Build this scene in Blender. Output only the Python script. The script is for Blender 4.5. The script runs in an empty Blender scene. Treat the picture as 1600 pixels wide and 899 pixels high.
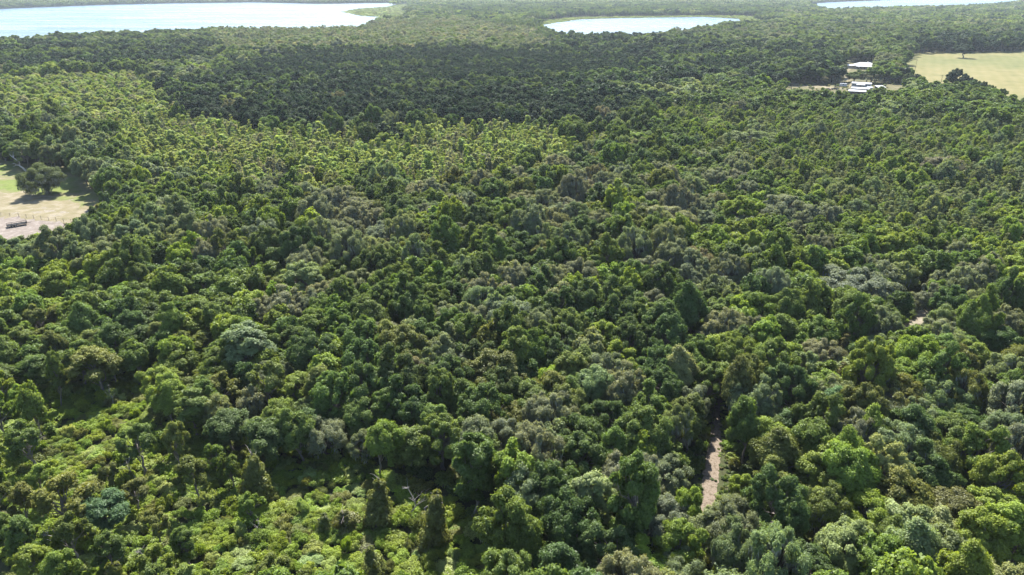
import bpy, bmesh, math, random, zlib
import numpy as np
from mathutils import Vector

scene = bpy.context.scene
PI = math.pi

# ------------------------------------------------------------------ camera, sky, sun, exposure
CAM_H = 75.0
PITCH = math.radians(23.3)
FPX = 1101.0                      # focal length in pixels of the 1600 px wide photograph
cam_data = bpy.data.cameras.new('camera')
cam = bpy.data.objects.new('camera', cam_data)
scene.collection.objects.link(cam)
cam.location = (0, 0, CAM_H)
cam.rotation_euler = (PI / 2 - PITCH, 0, 0)
cam_data.sensor_width = 36.0
cam_data.lens = 36.0 * FPX / 1600.0
cam_data.clip_start = 1.0
cam_data.clip_end = 20000.0
scene.camera = cam

SUN_EL, SUN_AZ = math.radians(50.0), math.radians(-3.0)      # azimuth clockwise from +Y (straight ahead)
world = bpy.data.worlds.new('World')
scene.world = world
world.use_nodes = True
wn = world.node_tree
sky = wn.nodes.new('ShaderNodeTexSky')
sky.sky_type = 'NISHITA'
sky.sun_disc = False
sky.sun_elevation = SUN_EL
sky.sun_rotation = SUN_AZ
sky.altitude = 20
sky.air_density = 1.0
sky.dust_density = 0.7
sky.ozone_density = 1.0
wn.nodes['Background'].inputs['Strength'].default_value = 0.105
wn.links.new(sky.outputs[0], wn.nodes['Background'].inputs['Color'])

sun_d = bpy.data.lights.new('sun', 'SUN')
sun_d.energy = 5.0
sun_d.angle = math.radians(0.53)
sun_d.color = (1.0, 0.955, 0.88)
sun = bpy.data.objects.new('sun', sun_d)
scene.collection.objects.link(sun)
sdir = Vector((math.sin(SUN_AZ) * math.cos(SUN_EL), math.cos(SUN_AZ) * math.cos(SUN_EL), math.sin(SUN_EL)))
sun.rotation_euler = (-sdir).to_track_quat('-Z', 'Y').to_euler()
sun.location = (0, 300, 400)

scene.view_settings.view_transform = 'Standard'
scene.view_settings.look = 'None'
scene.view_settings.gamma = 1.0
scene.view_settings.use_curve_mapping = False
scene.view_settings.exposure = 1.6
scene.render.engine = 'CYCLES'
cy = scene.cycles
cy.max_bounces = 7
cy.diffuse_bounces = 5
cy.glossy_bounces = 2
cy.transmission_bounces = 5
cy.volume_bounces = 0
cy.use_denoising = True
cy.denoiser = 'OPENIMAGEDENOISE'
cy.denoising_input_passes = 'RGB_ALBEDO_NORMAL'
cy.denoising_prefilter = 'ACCURATE'
cy.sample_clamp_indirect = 4.0
scene.render.use_persistent_data = False

# ------------------------------------------------------------------ helpers
def mat4(px, py, z=0.0):
    """ground point (at height z) that the photo shows at pixel px, py"""
    cx, cyy = (px - 800.0) / FPX, (449.5 - py) / FPX
    dy = math.cos(PITCH) + cyy * math.sin(PITCH)
    dz = -math.sin(PITCH) + cyy * math.cos(PITCH)
    t = (CAM_H - z) / -dz
    return (cx * t, dy * t)
P = mat4

def proj(x, y, z):
    """numpy: world -> photo pixel, depth"""
    x = np.asarray(x, float); y = np.asarray(y, float); z = np.asarray(z, float) - CAM_H
    d = y * math.cos(PITCH) - z * math.sin(PITCH)
    u = y * math.sin(PITCH) + z * math.cos(PITCH)
    return 800 + FPX * x / d, 449.5 - FPX * u / d, d

def inside(px, py, poly):
    px = np.asarray(px, float); py = np.asarray(py, float)
    r = np.zeros(px.shape, bool)
    n = len(poly)
    for i in range(n):
        x0, y0 = poly[i]; x1, y1 = poly[(i + 1) % n]
        if y0 == y1:
            continue
        c = ((y0 > py) != (y1 > py)) & (px < (x1 - x0) * (py - y0) / (y1 - y0) + x0)
        r ^= c
    return r

def link(o, parent=None):
    scene.collection.objects.link(o)
    if parent is not None:
        o.parent = parent
    return o

def tag(o, label=None, cat=None, group=None, kind=None):
    if label: o['label'] = label
    if cat: o['category'] = cat
    if group: o['group'] = group
    if kind: o['kind'] = kind
    return o

def empty(name, loc, rz=0.0):
    o = bpy.data.objects.new(name, None)
    o.empty_display_size = 0.5
    o.location = loc
    o.rotation_euler = (0, 0, rz)
    return link(o)

def new_mat(name):
    m = bpy.data.materials.new(name)
    m.use_nodes = True
    nt = m.node_tree
    nt.nodes.clear()
    out = nt.nodes.new('ShaderNodeOutputMaterial')
    return m, nt, out

def nd(nt, kind, **kw):
    n = nt.nodes.new(kind)
    for k, v in kw.items():
        setattr(n, k, v)
    return n

def ramp(nt, fac, stops):
    r = nd(nt, 'ShaderNodeValToRGB')
    e = r.color_ramp.elements
    while len(e) < len(stops):
        e.new(0.5)
    for el, (p, c) in zip(e, stops):
        el.position = p
        el.color = (*c, 1)
    nt.links.new(fac, r.inputs[0])
    return r.outputs[0]

def noise(nt, scale, detail=4, rough=0.6, coord='Object', dist=0.0):
    tc = nd(nt, 'ShaderNodeTexCoord')
    n = nd(nt, 'ShaderNodeTexNoise')
    n.inputs['Scale'].default_value = scale
    n.inputs['Detail'].default_value = detail
    n.inputs['Roughness'].default_value = rough
    n.inputs['Distortion'].default_value = dist
    nt.links.new(tc.outputs[coord], n.inputs['Vector'])
    return n.outputs['Fac']

def mixc(nt, fac, a, b, mode='MIX'):
    m = nd(nt, 'ShaderNodeMix', data_type='RGBA', blend_type=mode)
    for s, v in ((0, fac), (6, a), (7, b)):
        if isinstance(v, (int, float)):
            m.inputs[s].default_value = v
        elif isinstance(v, tuple):
            m.inputs[s].default_value = (*v, 1)
        else:
            nt.links.new(v, m.inputs[s])
    return m.outputs[2]

def simple_mat(name, col, rough=0.8, var=0.25, scale=3.0, metallic=0.0, bump=0.0):
    m, nt, out = new_mat(name)
    b = nd(nt, 'ShaderNodeBsdfPrincipled')
    f = noise(nt, scale, 5, 0.65)
    c0 = tuple(c * (1 - var) for c in col); c1 = tuple(min(1, c * (1 + var)) for c in col)
    nt.links.new(ramp(nt, f, [(0.3, c0), (0.7, c1)]), b.inputs['Base Color'])
    b.inputs['Roughness'].default_value = rough
    b.inputs['Metallic'].default_value = metallic
    if bump:
        bp = nd(nt, 'ShaderNodeBump')
        bp.inputs['Strength'].default_value = bump
        nt.links.new(f, bp.inputs['Height'])
        nt.links.new(bp.outputs[0], b.inputs['Normal'])
    nt.links.new(b.outputs[0], out.inputs[0])
    return m

# ------------------------------------------------------------------ materials
def foliage_mat(name, transl=0.46, gloss=0.015, moss=False):
    m, nt, out = new_mat(name)
    a = nd(nt, 'ShaderNodeAttribute', attribute_type='INSTANCER', attribute_name='tint')
    v = nd(nt, 'ShaderNodeAttribute', attribute_type='GEOMETRY', attribute_name='leafvar')
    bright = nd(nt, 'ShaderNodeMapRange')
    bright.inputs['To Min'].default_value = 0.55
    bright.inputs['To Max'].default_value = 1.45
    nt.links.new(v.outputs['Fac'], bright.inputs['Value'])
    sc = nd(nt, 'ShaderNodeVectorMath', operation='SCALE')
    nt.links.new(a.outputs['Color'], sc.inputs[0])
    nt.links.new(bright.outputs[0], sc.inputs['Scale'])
    # older leaves go a little yellower, young ones greener
    warm = nd(nt, 'ShaderNodeMapRange')
    warm.inputs['From Min'].default_value = 0.55
    warm.inputs['From Max'].default_value = 1.0
    warm.inputs['To Min'].default_value = 0.0
    warm.inputs['To Max'].default_value = 0.5
    nt.links.new(v.outputs['Fac'], warm.inputs['Value'])
    col = mixc(nt, warm.outputs[0], sc.outputs[0], mixc(nt, 1.0, sc.outputs[0], (1.12, 1.03, 0.8), 'MULTIPLY'))
    d = nd(nt, 'ShaderNodeBsdfDiffuse')
    t = nd(nt, 'ShaderNodeBsdfTranslucent')
    nt.links.new(col, d.inputs[0])
    nt.links.new(mixc(nt, 1.0, col, (1.2, 1.15, 0.6), 'MULTIPLY'), t.inputs[0])
    ms = nd(nt, 'ShaderNodeMixShader')
    ms.inputs[0].default_value = transl
    nt.links.new(d.outputs[0], ms.inputs[1]); nt.links.new(t.outputs[0], ms.inputs[2])
    g = nd(nt, 'ShaderNodeBsdfGlossy')
    g.inputs['Roughness'].default_value = 0.5
    g.inputs['Color'].default_value = (0.9, 0.95, 0.9, 1)
    mg = nd(nt, 'ShaderNodeMixShader')
    mg.inputs[0].default_value = gloss
    nt.links.new(ms.outputs[0], mg.inputs[1]); nt.links.new(g.outputs[0], mg.inputs[2])
    nt.links.new(mg.outputs[0], out.inputs[0])
    return m

M_LEAF = foliage_mat('leaf_foliage')
M_NEEDLE = foliage_mat('needle_foliage', 0.35, 0.012)
M_BARK = simple_mat('bark', (0.16, 0.14, 0.12), 0.9, 0.45, 2.5, bump=0.4)
M_DEAD = simple_mat('bleached_wood', (0.27, 0.25, 0.225), 0.85, 0.3, 2.0)
M_DARKBARK = simple_mat('dark_bark', (0.075, 0.062, 0.05), 0.9, 0.4, 2.5, bump=0.4)
M_MOSS = simple_mat('hanging_moss', (0.20, 0.215, 0.16), 0.95, 0.3, 1.2)

# ------------------------------------------------------------------ tree geometry (numpy)
class Geo:
    def __init__(s):
        s.v = []; s.f = []; s.mi = []; s.var = []; s.n = 0
    def quads(s, V, mi, var):
        """V: (n,4,3)"""
        n = len(V)
        s.v.append(V.reshape(-1, 3))
        s.f.append((np.arange(n * 4).reshape(n, 4) + s.n))
        s.n += n * 4
        s.mi.append(np.full(n, mi)); s.var.append(np.asarray(var, float) * np.ones(n))
    def grid(s, V, F, mi):
        s.v.append(np.asarray(V, float)); s.f.append(np.asarray(F) + s.n); s.n += len(V)
        s.mi.append(np.full(len(F), mi)); s.var.append(np.full(len(F), 0.5))
    def merged(s, o):
        if o.n:
            s.v += o.v; s.f += [f + s.n for f in o.f]; s.mi += o.mi; s.var += o.var; s.n += o.n
        return s
    def mesh(s, name, mats):
        V = np.concatenate(s.v); F = np.concatenate(s.f)
        me = bpy.data.meshes.new(name)
        me.vertices.add(len(V)); me.vertices.foreach_set('co', V.astype(np.float32).ravel())
        me.loops.add(len(F) * 4); me.loops.foreach_set('vertex_index', F.astype(np.int32).ravel())
        me.polygons.add(len(F))
        me.polygons.foreach_set('loop_start', (np.arange(len(F)) * 4).astype(np.int32))
        me.polygons.foreach_set('material_index', np.concatenate(s.mi).astype(np.int32))
        at = me.attributes.new('leafvar', 'FLOAT', 'FACE')
        at.data.foreach_set('value', np.clip(np.concatenate(s.var), 0, 1).astype(np.float32))
        me.update(calc_edges=True)
        for m in mats:
            me.materials.append(m)
        return me

def unit(a):
    return a / (np.linalg.norm(a, axis=-1, keepdims=True) + 1e-9)

def rand_dirs(rng, n):
    return unit(rng.normal(size=(n, 3)))

def leaves(rng, pos, nrm, size, aspect=0.62, bend=0.18):
    n = len(pos)
    nrm = unit(nrm)
    t = unit(np.cross(nrm, rand_dirs(rng, n)))
    b = np.cross(nrm, t)
    s = (size * rng.uniform(0.65, 1.35, n))[:, None]
    k = nrm * s * bend
    V = np.stack([pos - t * s * .5 - k, pos - b * s * aspect * .5, pos + t * s * .5 - k, pos + b * s * aspect * .5], 1)
    return V

def tube(g, pts, rad, sides=6, mi=0):
    pts = np.asarray(pts, float); rad = np.asarray(rad, float)
    n = len(pts)
    d = unit(np.gradient(pts, axis=0))
    ref = np.array([0.31, 0.17, 0.93]); ref = np.where(np.abs(d @ ref)[:, None] > 0.95, np.array([1., 0, 0]), ref)
    u = unit(np.cross(d, ref)); w = np.cross(d, u)
    a = np.linspace(0, 2 * PI, sides, endpoint=False)
    V = pts[:, None, :] + rad[:, None, None] * (np.cos(a)[None, :, None] * u[:, None, :] + np.sin(a)[None, :, None] * w[:, None, :])
    F = []
    for i in range(n - 1):
        for j in range(sides):
            k = (j + 1) % sides
            F.append((i * sides + j, i * sides + k, (i + 1) * sides + k, (i + 1) * sides + j))
    g.grid(V.reshape(-1, 3), F, mi)

def limb(rng, a, b, sag=0.12, n=4):
    a = np.asarray(a, float); b = np.asarray(b, float)
    t = np.linspace(0, 1, n)[:, None]
    L = np.linalg.norm(b - a)
    p = a + (b - a) * t
    p[:, 2] += np.sin(t[:, 0] * PI) * L * sag * rng.uniform(-0.3, 1)
    p[1:-1] += rng.normal(size=(n - 2, 3)) * L * 0.05
    return p

def crown_tree(seed, R=4.0, H=11.0, Rz=3.6, nl=20, lr=(0.30, 0.46), n_leaf=9000, leaf=0.34, low=-0.35, f=(0.5, 0.8),
               moss=0, sparse=0.0, up=0.3, trunk_r=0.22, bark=0, aspect=0.62, droop=0.0):
    """returns trunk Geo, crown Geo, moss Geo: crown built of lobes, lobes of bumps, bumps of leaf sprays"""
    rng = np.random.default_rng(seed)
    C = np.array([rng.normal() * 0.3, rng.normal() * 0.3, H - Rz])
    env = np.array([R, R * rng.uniform(0.82, 1.0), Rz])
    i = np.arange(nl) + 0.5
    zz = 1 - (1 - low) * i / nl
    zz = np.clip(zz + rng.normal(size=nl) * 0.08, -0.95, 0.99)
    ph = i * 2.39996 + rng.uniform(0, 6.28) + rng.normal(size=nl) * 0.35
    rr = np.sqrt(1 - zz ** 2)
    ld = np.stack([rr * np.cos(ph), rr * np.sin(ph), zz], 1)
    ff = rng.uniform(f[0], f[1], nl)[:, None]
    skew = 1 + 0.25 * np.cos(ph + rng.uniform(0, 6.28))[:, None]      # one-sided, uneven outline
    lrad = R * rng.uniform(lr[0], lr[1], nl)
    off = ld * env * ff * skew
    q = (R - np.percentile(lrad, 60)) / np.percentile(np.linalg.norm(off[:, :2], axis=1), 88)
    off = off * np.array([min(q, 1.15), min(q, 1.15), 1]) + np.array([0, 0, 1]) * (rng.normal(size=nl) * .10 * Rz)[:, None]
    lc = C + off
    lrad = np.minimum(lrad, 0.75 * Rz)
    nb = 9
    bd = unit(rand_dirs(rng, nl * nb).reshape(nl, nb, 3) + ld[:, None, :] * 0.55 + np.array([0, 0, 0.25]))
    bc = lc[:, None, :] + bd * (lrad * rng.uniform(0.55, 0.85, nl))[:, None, None]
    br = lrad[:, None] * rng.uniform(0.34, 0.58, (nl, nb))
    lv = rng.uniform(-0.12, 0.12, nl); bv = rng.uniform(-0.15, 0.15, (nl, nb))
    w = (br ** 2).ravel(); w /= w.sum()
    g = Geo()
    N = int(n_leaf * 1.7)
    k = rng.choice(nl * nb, N, p=w)
    L = k // nb
    d = rand_dirs(rng, N)
    d[:, 2] = np.where(d[:, 2] < -0.3, -d[:, 2] * 0.6, d[:, 2]); d = unit(d)
    pos = bc.reshape(-1, 3)[k] + d * (br.ravel()[k] * np.where(rng.uniform(size=N) < .14, rng.uniform(1.05, 1.6, N), rng.uniform(0.66, 1.15, N)))[:, None]
    # leave out what lies deep inside another lobe
    keep = np.ones(N, bool)
    for j in range(nl):
        q = np.linalg.norm(pos - lc[j], axis=1) < lrad[j] * 0.72
        keep &= ~q
    if sparse:
        keep &= rng.uniform(size=N) > sparse
    pos, d, k, L = pos[keep][:n_leaf], d[keep][:n_leaf], k[keep][:n_leaf], L[keep][:n_leaf]
    n = len(pos)
    nr = d * 0.75 + ld[L] * 0.25 + rand_dirs(rng, n) * 0.6 + np.array([0, 0, up])
    if droop:
        pos = pos - np.array([0, 0, 1]) * (rng.uniform(0, droop, n))[:, None]
    g.quads(leaves(rng, pos, nr, leaf, aspect), 0, 0.5 + lv[L] + bv.ravel()[k] + rng.normal(size=n) * 0.13)
    # inner leaves that close the lobes
    ni = max(40, int(n * 0.14 * (1 - sparse)))
    L2 = rng.integers(0, nl, ni)
    p2 = lc[L2] + rand_dirs(rng, ni) * (lrad[L2] * rng.uniform(0.3, 0.75, ni))[:, None]
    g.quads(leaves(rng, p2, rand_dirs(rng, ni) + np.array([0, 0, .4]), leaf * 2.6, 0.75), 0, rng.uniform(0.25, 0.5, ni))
    # trunk and limbs
    t = Geo()
    top = C + np.array([0, 0, -0.1 * Rz])
    base = np.array([0, 0, -0.3])
    tp = limb(rng, base, top, 0.0, 6)
    tr = trunk_r * np.array([1.35, 1.0, 0.86, 0.72, 0.58, 0.4])
    tube(t, tp, tr, 8)
    for j in range(0, nl):
        s = rng.uniform(0.45, 0.95)
        a = tp[0] + (tp[-1] - tp[0]) * s
        pts = limb(rng, a, lc[j] - ld[j] * lrad[j] * 0.1, 0.1)
        r0 = trunk_r * rng.uniform(0.28, 0.45)
        tube(t, pts, r0 * np.array([1, .75, .5, .22]), 5)
    m = Geo()
    if moss:
        L3 = rng.integers(0, nl, moss)
        dd = rand_dirs(rng, moss); dd[:, 2] = -np.abs(dd[:, 2]) * 0.8
        p = lc[L3] + unit(dd) * (lrad[L3] * rng.uniform(0.75, 1.1, moss))[:, None]
        ln = rng.uniform(0.5, 1.6, moss) * (leaf / 0.34) ** 0.5
        wd = ln * rng.uniform(0.12, 0.22, moss)
        h = rng.uniform(0, 2 * PI, moss)
        sx = np.stack([np.cos(h), np.sin(h), np.zeros(moss)], 1) * wd[:, None]
        dn = np.stack([rng.normal(size=moss) * 0.1, rng.normal(size=moss) * 0.1, -np.ones(moss)], 1) * ln[:, None]
        m.quads(np.stack([p, p - sx * .5 + dn * .45, p + dn, p + sx * .5 + dn * .45], 1), 0, 0.5)
    return t, g, m

def cone_tree(seed, R=2.0, H=8.0, n_leaf=6000, leaf=0.3, base=0.08, trunk_r=0.16, sparse=0.0, blunt=0.75, tiers=14, tuft=0.55):
    """cedar or young pine: boughs in tiers round a straight stem"""
    rng = np.random.default_rng(seed)
    t = Geo(); g = Geo()
    tube(t, limb(rng, (0, 0, -0.3), (0, 0, H * 0.97), 0, 6), trunk_r * np.array([1.2, 1, .8, .6, .4, .15]), 7)
    per = max(6, n_leaf // (tiers * 7))
    for i in range(tiers):
        z = H * (base + (1 - base) * (i + rng.uniform(0, .8)) / tiers)
        prof = max(0.06, (1 - ((z / H - base) / (1 - base)))) ** blunt
        nb = max(3, int(7 * prof + 3))
        for j in range(nb):
            if rng.uniform() < sparse: continue
            a = rng.uniform(0, 2 * PI)
            L = R * prof * rng.uniform(0.6, 1.15)
            end = np.array([math.cos(a) * L, math.sin(a) * L, z + L * rng.uniform(0.05, 0.45)])
            tube(t, limb(rng, (0, 0, z), end, 0.05, 3), trunk_r * np.array([.3, .2, .08]), 4)
            c = (np.array([0, 0, z]) + (end - np.array([0, 0, z])) * rng.uniform(0.35, 1.08, per)[:, None])
            d = rand_dirs(rng, per); d[:, 2] = np.abs(d[:, 2]) * 0.9
            pos = c + d * (tuft * R * 0.32 * rng.uniform(0.4, 1, per))[:, None]
            nr = d + np.array([math.cos(a), math.sin(a), 0.4]) * 0.5 + rand_dirs(rng, per) * 0.6
            g.quads(leaves(rng, pos, nr, leaf, 0.45), 0, 0.5 + rng.uniform(-.15, .15) + rng.normal(size=per) * 0.13)
    return t, g, Geo()

def vine_column(seed, R=1.9, H=8.5, n_leaf=6000, leaf=0.34):
    """stem smothered in creeper: bulging leafy column with ragged skirts and a bare tip"""
    rng = np.random.default_rng(seed)
    t = Geo(); g = Geo()
    tp = limb(rng, (0, 0, -.3), (rng.normal() * .5, rng.normal() * .5, H), 0, 6)
    tube(t, tp, np.array([.26, .2, .16, .11, .07, .02]), 7)
    for j in range(9):
        a = rng.uniform(0, 2 * PI); s = rng.uniform(.6, .97)
        p0 = tp[0] + (tp[-1] - tp[0]) * s
        L = rng.uniform(.6, 1.5)
        tube(t, limb(rng, p0, p0 + np.array([math.cos(a) * L, math.sin(a) * L, L * rng.uniform(.2, .9)]), .1), np.array([.05, .035, .022, .01]), 4)
    nb = 46
    z = rng.uniform(0.05, 0.97, nb)
    a = rng.uniform(0, 2 * PI, nb)
    prof = R * rng.uniform(0.55, 1.0, nb) * (1.2 - 0.9 * z) + .12
    bc = np.stack([np.cos(a) * prof * .6 + tp[-1][0] * z, np.sin(a) * prof * .6 + tp[-1][1] * z, z * H * .93], 1)
    br = prof * rng.uniform(.35, .6, nb)
    k = rng.integers(0, nb, n_leaf)
    d = rand_dirs(rng, n_leaf)
    pos = bc[k] + d * (br[k] * rng.uniform(.75, 1.1, n_leaf))[:, None]
    pos[:, 2] = np.abs(pos[:, 2] - rng.exponential(.35, n_leaf))
    out = unit(pos * np.array([1, 1, 0]) + 1e-4)
    nr = d * .5 + out * .5 + rand_dirs(rng, n_leaf) * .5 + np.array([0, 0, .35])
    g.quads(leaves(rng, pos, nr, leaf), 0, .5 + rng.uniform(-.16, .16, nb)[k] + rng.normal(size=n_leaf) * .13)
    return t, g, Geo()

def shrub(seed, R=1.6, H=1.9, n_leaf=1500, leaf=0.3, nl=9):
    rng = np.random.default_rng(seed)
    t = Geo(); g = Geo()
    a = rng.uniform(0, 2 * PI, nl); q = np.sqrt(rng.uniform(0, 1, nl)) * R * .75
    lr = R * rng.uniform(.2, .42, nl)
    lc = np.stack([np.cos(a) * q, np.sin(a) * q, np.maximum(.1, (H - lr) * rng.uniform(.35, 1, nl))], 1)
    for j in range(nl):
        tube(t, limb(rng, (rng.normal() * .15, rng.normal() * .15, -.2), lc[j], .1), np.array([.05, .04, .03, .012]), 4)
    k = rng.integers(0, nl, n_leaf)
    d = rand_dirs(rng, n_leaf); d[:, 2] = np.where(d[:, 2] < -.2, -d[:, 2], d[:, 2])
    pos = lc[k] + d * (lr[k] * rng.uniform(.55, 1.25, n_leaf))[:, None]
    pos[:, 2] = np.abs(pos[:, 2])
    g.quads(leaves(rng, pos, d * .6 + rand_dirs(rng, n_leaf) * .7 + np.array([0, 0, .5]), leaf), 0,
            .5 + rng.uniform(-.18, .18, nl)[k] + rng.normal(size=n_leaf) * .14)
    return t, g, Geo()

def bare_tree(seed, H=8.0, lean=0.1, r=0.16, n1=9, spread=0.5, sides=6):
    rng = np.random.default_rng(seed)
    t = Geo()
    tip = np.array([rng.normal() * lean * H, rng.normal() * lean * H, H])
    tp = limb(rng, (0, 0, -.3), tip, 0, 7)
    tube(t, tp, r * np.array([1.3, 1, .85, .7, .5, .32, .1]), sides)
    for j in range(n1):
        s = rng.uniform(.35, .95); a = rng.uniform(0, 2 * PI)
        p0 = tp[min(6, int(s * 6))]
        L = H * spread * rng.uniform(.35, 1) * (1.2 - s)
        e = p0 + np.array([math.cos(a) * L, math.sin(a) * L, L * rng.uniform(.2, 1.1)])
        pp = limb(rng, p0, e, .15, 5)
        tube(t, pp, r * .42 * np.array([1, .8, .6, .4, .12]), 4)
        for q in range(3):
            b0 = pp[rng.integers(1, 4)]; a2 = rng.uniform(0, 2 * PI); l2 = L * rng.uniform(.25, .55)
            tube(t, limb(rng, b0, b0 + np.array([math.cos(a2) * l2, math.sin(a2) * l2, l2 * rng.uniform(.1, 1)]), .1), r * .18 * np.array([1, .8, .5, .15]), 3)
    return t, Geo(), Geo()

def joined(parts, name, mats):
    t, g, m = parts
    a = Geo().merged(t)
    a.mi = [np.full(len(x), 0) for x in a.mi]
    n0 = len(a.mi); a.merged(g)
    for i in range(n0, len(a.mi)): a.mi[i] = np.full(len(a.mi[i]), 1)
    n1 = len(a.mi); a.merged(m)
    for i in range(n1, len(a.mi)): a.mi[i] = np.full(len(a.mi[i]), 2)
    return a.mesh(name, mats)

# near models, trunk / crown / moss as meshes of their own
NEAR = {}
def near(kind, parts, mats):
    t, g, m = parts
    d = {'trunk': t.mesh(kind + '_trunk', [mats[0]])}
    if g.n: d['crown'] = g.mesh(kind + '_crown', [mats[1]])
    if m.n: d['hanging_moss'] = m.mesh(kind + '_moss', [M_MOSS])
    NEAR.setdefault(kind, []).append(d)

for s in range(6):      # rounded oaks
    near('oak', crown_tree(100 + s, 4.0, 10.5, 3.3 + 0.35 * (s % 3), 28 + 4 * s, (0.17, 0.34), 22000, 0.27, -0.5, (0.55, 0.95)), [M_BARK, M_LEAF])
for s in range(4):      # tall broadleaf
    near('tall', crown_tree(140 + s, 3.2, 14.0, 5.6, 38 + 3 * s, (0.18, 0.36), 21000, 0.28, -0.8, (0.5, 0.95), trunk_r=0.26), [M_BARK, M_LEAF])
for s in range(4):      # oaks hung with moss
    near('mossy', crown_tree(170 + s, 4.4, 10.0, 3.1, 32 + s, (0.15, 0.30), 18000, 0.23, -0.5, (0.55, 0.98), moss=900, aspect=0.5, up=0.15, trunk_r=0.3, sparse=0.12), [M_DARKBARK, M_LEAF])
for s in range(3):      # broad old crowns
    near('bigoak', crown_tree(150 + s, 6.0, 12.0, 4.2 + .4 * s, 58 + 8 * s, (0.11, 0.23), 34000, 0.30, -0.45, (0.6, 0.97), trunk_r=0.34), [M_BARK, M_LEAF])
    near('bigmossy', crown_tree(160 + s, 6.0, 11.0, 3.8, 62 + 6 * s, (0.10, 0.21), 28000, 0.255, -0.45, (0.6, 0.98), moss=1800, aspect=0.5, up=0.15, trunk_r=0.42, sparse=0.1), [M_DARKBARK, M_LEAF])
for s in range(3):      # open crowned tree
    near('open', crown_tree(200 + s, 3.6, 10.0, 3.4, 16, (0.18, 0.32), 11500, 0.27, -0.6, (0.55, 0.98), sparse=0.15, trunk_r=0.24), [M_BARK, M_LEAF])
for s in range(2):
    near('cedar', cone_tree(230 + s, 2.0, 8.0, 9000, 0.26, tiers=16), [M_DARKBARK, M_NEEDLE])
for s in range(3):
    near('vine', vine_column(250 + s, 2.0, 8.5, 9000), [M_BARK, M_LEAF])
for s in range(4):
    near('shrub', shrub(270 + s, 1.9, 2.0, 4600, 0.22, 24), [M_DARKBARK, M_LEAF])
near('lone', crown_tree(777, 8.6, 12.0, 5.4, 46, (0.14, 0.26), 30000, 0.30, -0.75, (0.5, 0.98), moss=4200, aspect=0.5, up=0.15, trunk_r=0.65, sparse=0.1), [M_DARKBARK, M_LEAF])
for s in range(3):
    near('dead', bare_tree(290 + s, 8.0, 0.05, 0.12, 12, 0.4), [M_DEAD])

# models for the masses of trees farther off, and of the undergrowth
MODELS = []; MIDX = {}
def model(kind, parts, mats):
    MIDX.setdefault(kind, []).append(len(MODELS))
    me = joined(parts, 'model_%03d' % len(MODELS), mats)
    MODELS.append(me)
BL = [M_BARK, M_LEAF, M_MOSS]; BN = [M_DARKBARK, M_NEEDLE, M_MOSS]
for s in range(5):
    model('oak_m', crown_tree(300 + s, 4.0, 10.5, 3.5, 26 + 3 * s, (0.17, 0.35), 5400, 0.5, -0.5, (0.55, 0.95)), BL)
for s in range(3):
    model('tall_m', crown_tree(320 + s, 3.2, 13.0, 5.0, 34, (0.18, 0.38), 5000, 0.52, -0.75, (0.5, 0.95)), BL)
for s in range(3):
    model('mossy_m', crown_tree(340 + s, 4.4, 10.0, 3.1, 30, (0.15, 0.31), 5400, 0.40, -0.5, (0.55, 0.98), moss=350, aspect=0.5, up=0.15, sparse=0.1), [M_DARKBARK, M_LEAF, M_MOSS])
for s in range(3):
    model('bigoak_m', crown_tree(350 + s, 6.0, 12.0, 4.4, 52 + 6 * s, (0.12, 0.25), 9500, 0.52, -0.45, (0.6, 0.97), trunk_r=0.34), BL)
    model('bigmossy_m', crown_tree(355 + s, 6.0, 11.0, 3.8, 54, (0.11, 0.23), 9500, 0.42, -0.45, (0.6, 0.98), moss=600, aspect=0.5, up=0.15, sparse=0.08), [M_DARKBARK, M_LEAF, M_MOSS])
for s in range(3):
    model('sapling_m', crown_tree(360 + s, 1.3, 7.5, 2.9, 14, (0.26, 0.5), 1000, 0.40, -0.8, (0.5, 0.95), sparse=0.1, trunk_r=0.07), BL)
for s in range(4):
    model('sapling_m', cone_tree(370 + s, 1.25, 7.5, 1500, 0.36, base=0.18, tiers=11, sparse=0.2, blunt=0.6, tuft=1.0, trunk_r=0.07), [M_DEAD, M_LEAF, M_MOSS])
for s in range(3):
    model('pine_m', cone_tree(380 + s, 1.5, 8.5, 1500, 0.42, base=0.35, tiers=9, sparse=0.15, blunt=0.5, tuft=0.9), BN)
for s in range(3):
    model('stick_m', bare_tree(400 + s, 7.5, 0.05, 0.09, 6, 0.25, 4), [M_DEAD])
for s in range(3):
    model('shrub_m', shrub(420 + s, 1.9, 2.0, 1500, 0.34, 20), BL)
for s in range(4):
    model('oak_f', crown_tree(440 + s, 4.0, 10.5, 3.4, 26 + 4 * s, (0.16, 0.34), 2000, 0.75, -0.5, (0.55, 0.95)), BL)
for s in range(2):
    model('mossy_f', crown_tree(460 + s, 4.4, 10.0, 3.1, 28, (0.15, 0.32), 2000, 0.66, -0.5, (0.55, 0.97), sparse=0.05), BL)
for s in range(2):
    model('pine_f', cone_tree(470 + s, 2.0, 9.5, 800, 0.8, base=0.3, tiers=8, blunt=0.5, tuft=1.0), BN)
def grove(seed, n, W, leaf, nleaf):
    rng = np.random.default_rng(seed)
    T, G_ = Geo(), Geo()
    for i in range(n):
        sc = rng.uniform(.75, 1.3)
        t, g, m = crown_tree(seed * 50 + i, 5.4 * sc, 10.5 * sc, 3.8 * sc, 16, (0.2, 0.4), nleaf, leaf, trunk_r=.3)
        o = np.array([*(rng.uniform(-.5, .5, 2) * W), 0])
        for q in (t, g):
            q.v = [v + o for v in q.v]
        dv = rng.uniform(-.2, .2)
        g.var = [v + dv for v in g.var]
        T.merged(t); G_.merged(g)
    return T, G_, Geo()
for s in range(5):
    model('grove', grove(500 + s, 6, 24.0, 1.8, 300), BL)

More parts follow.
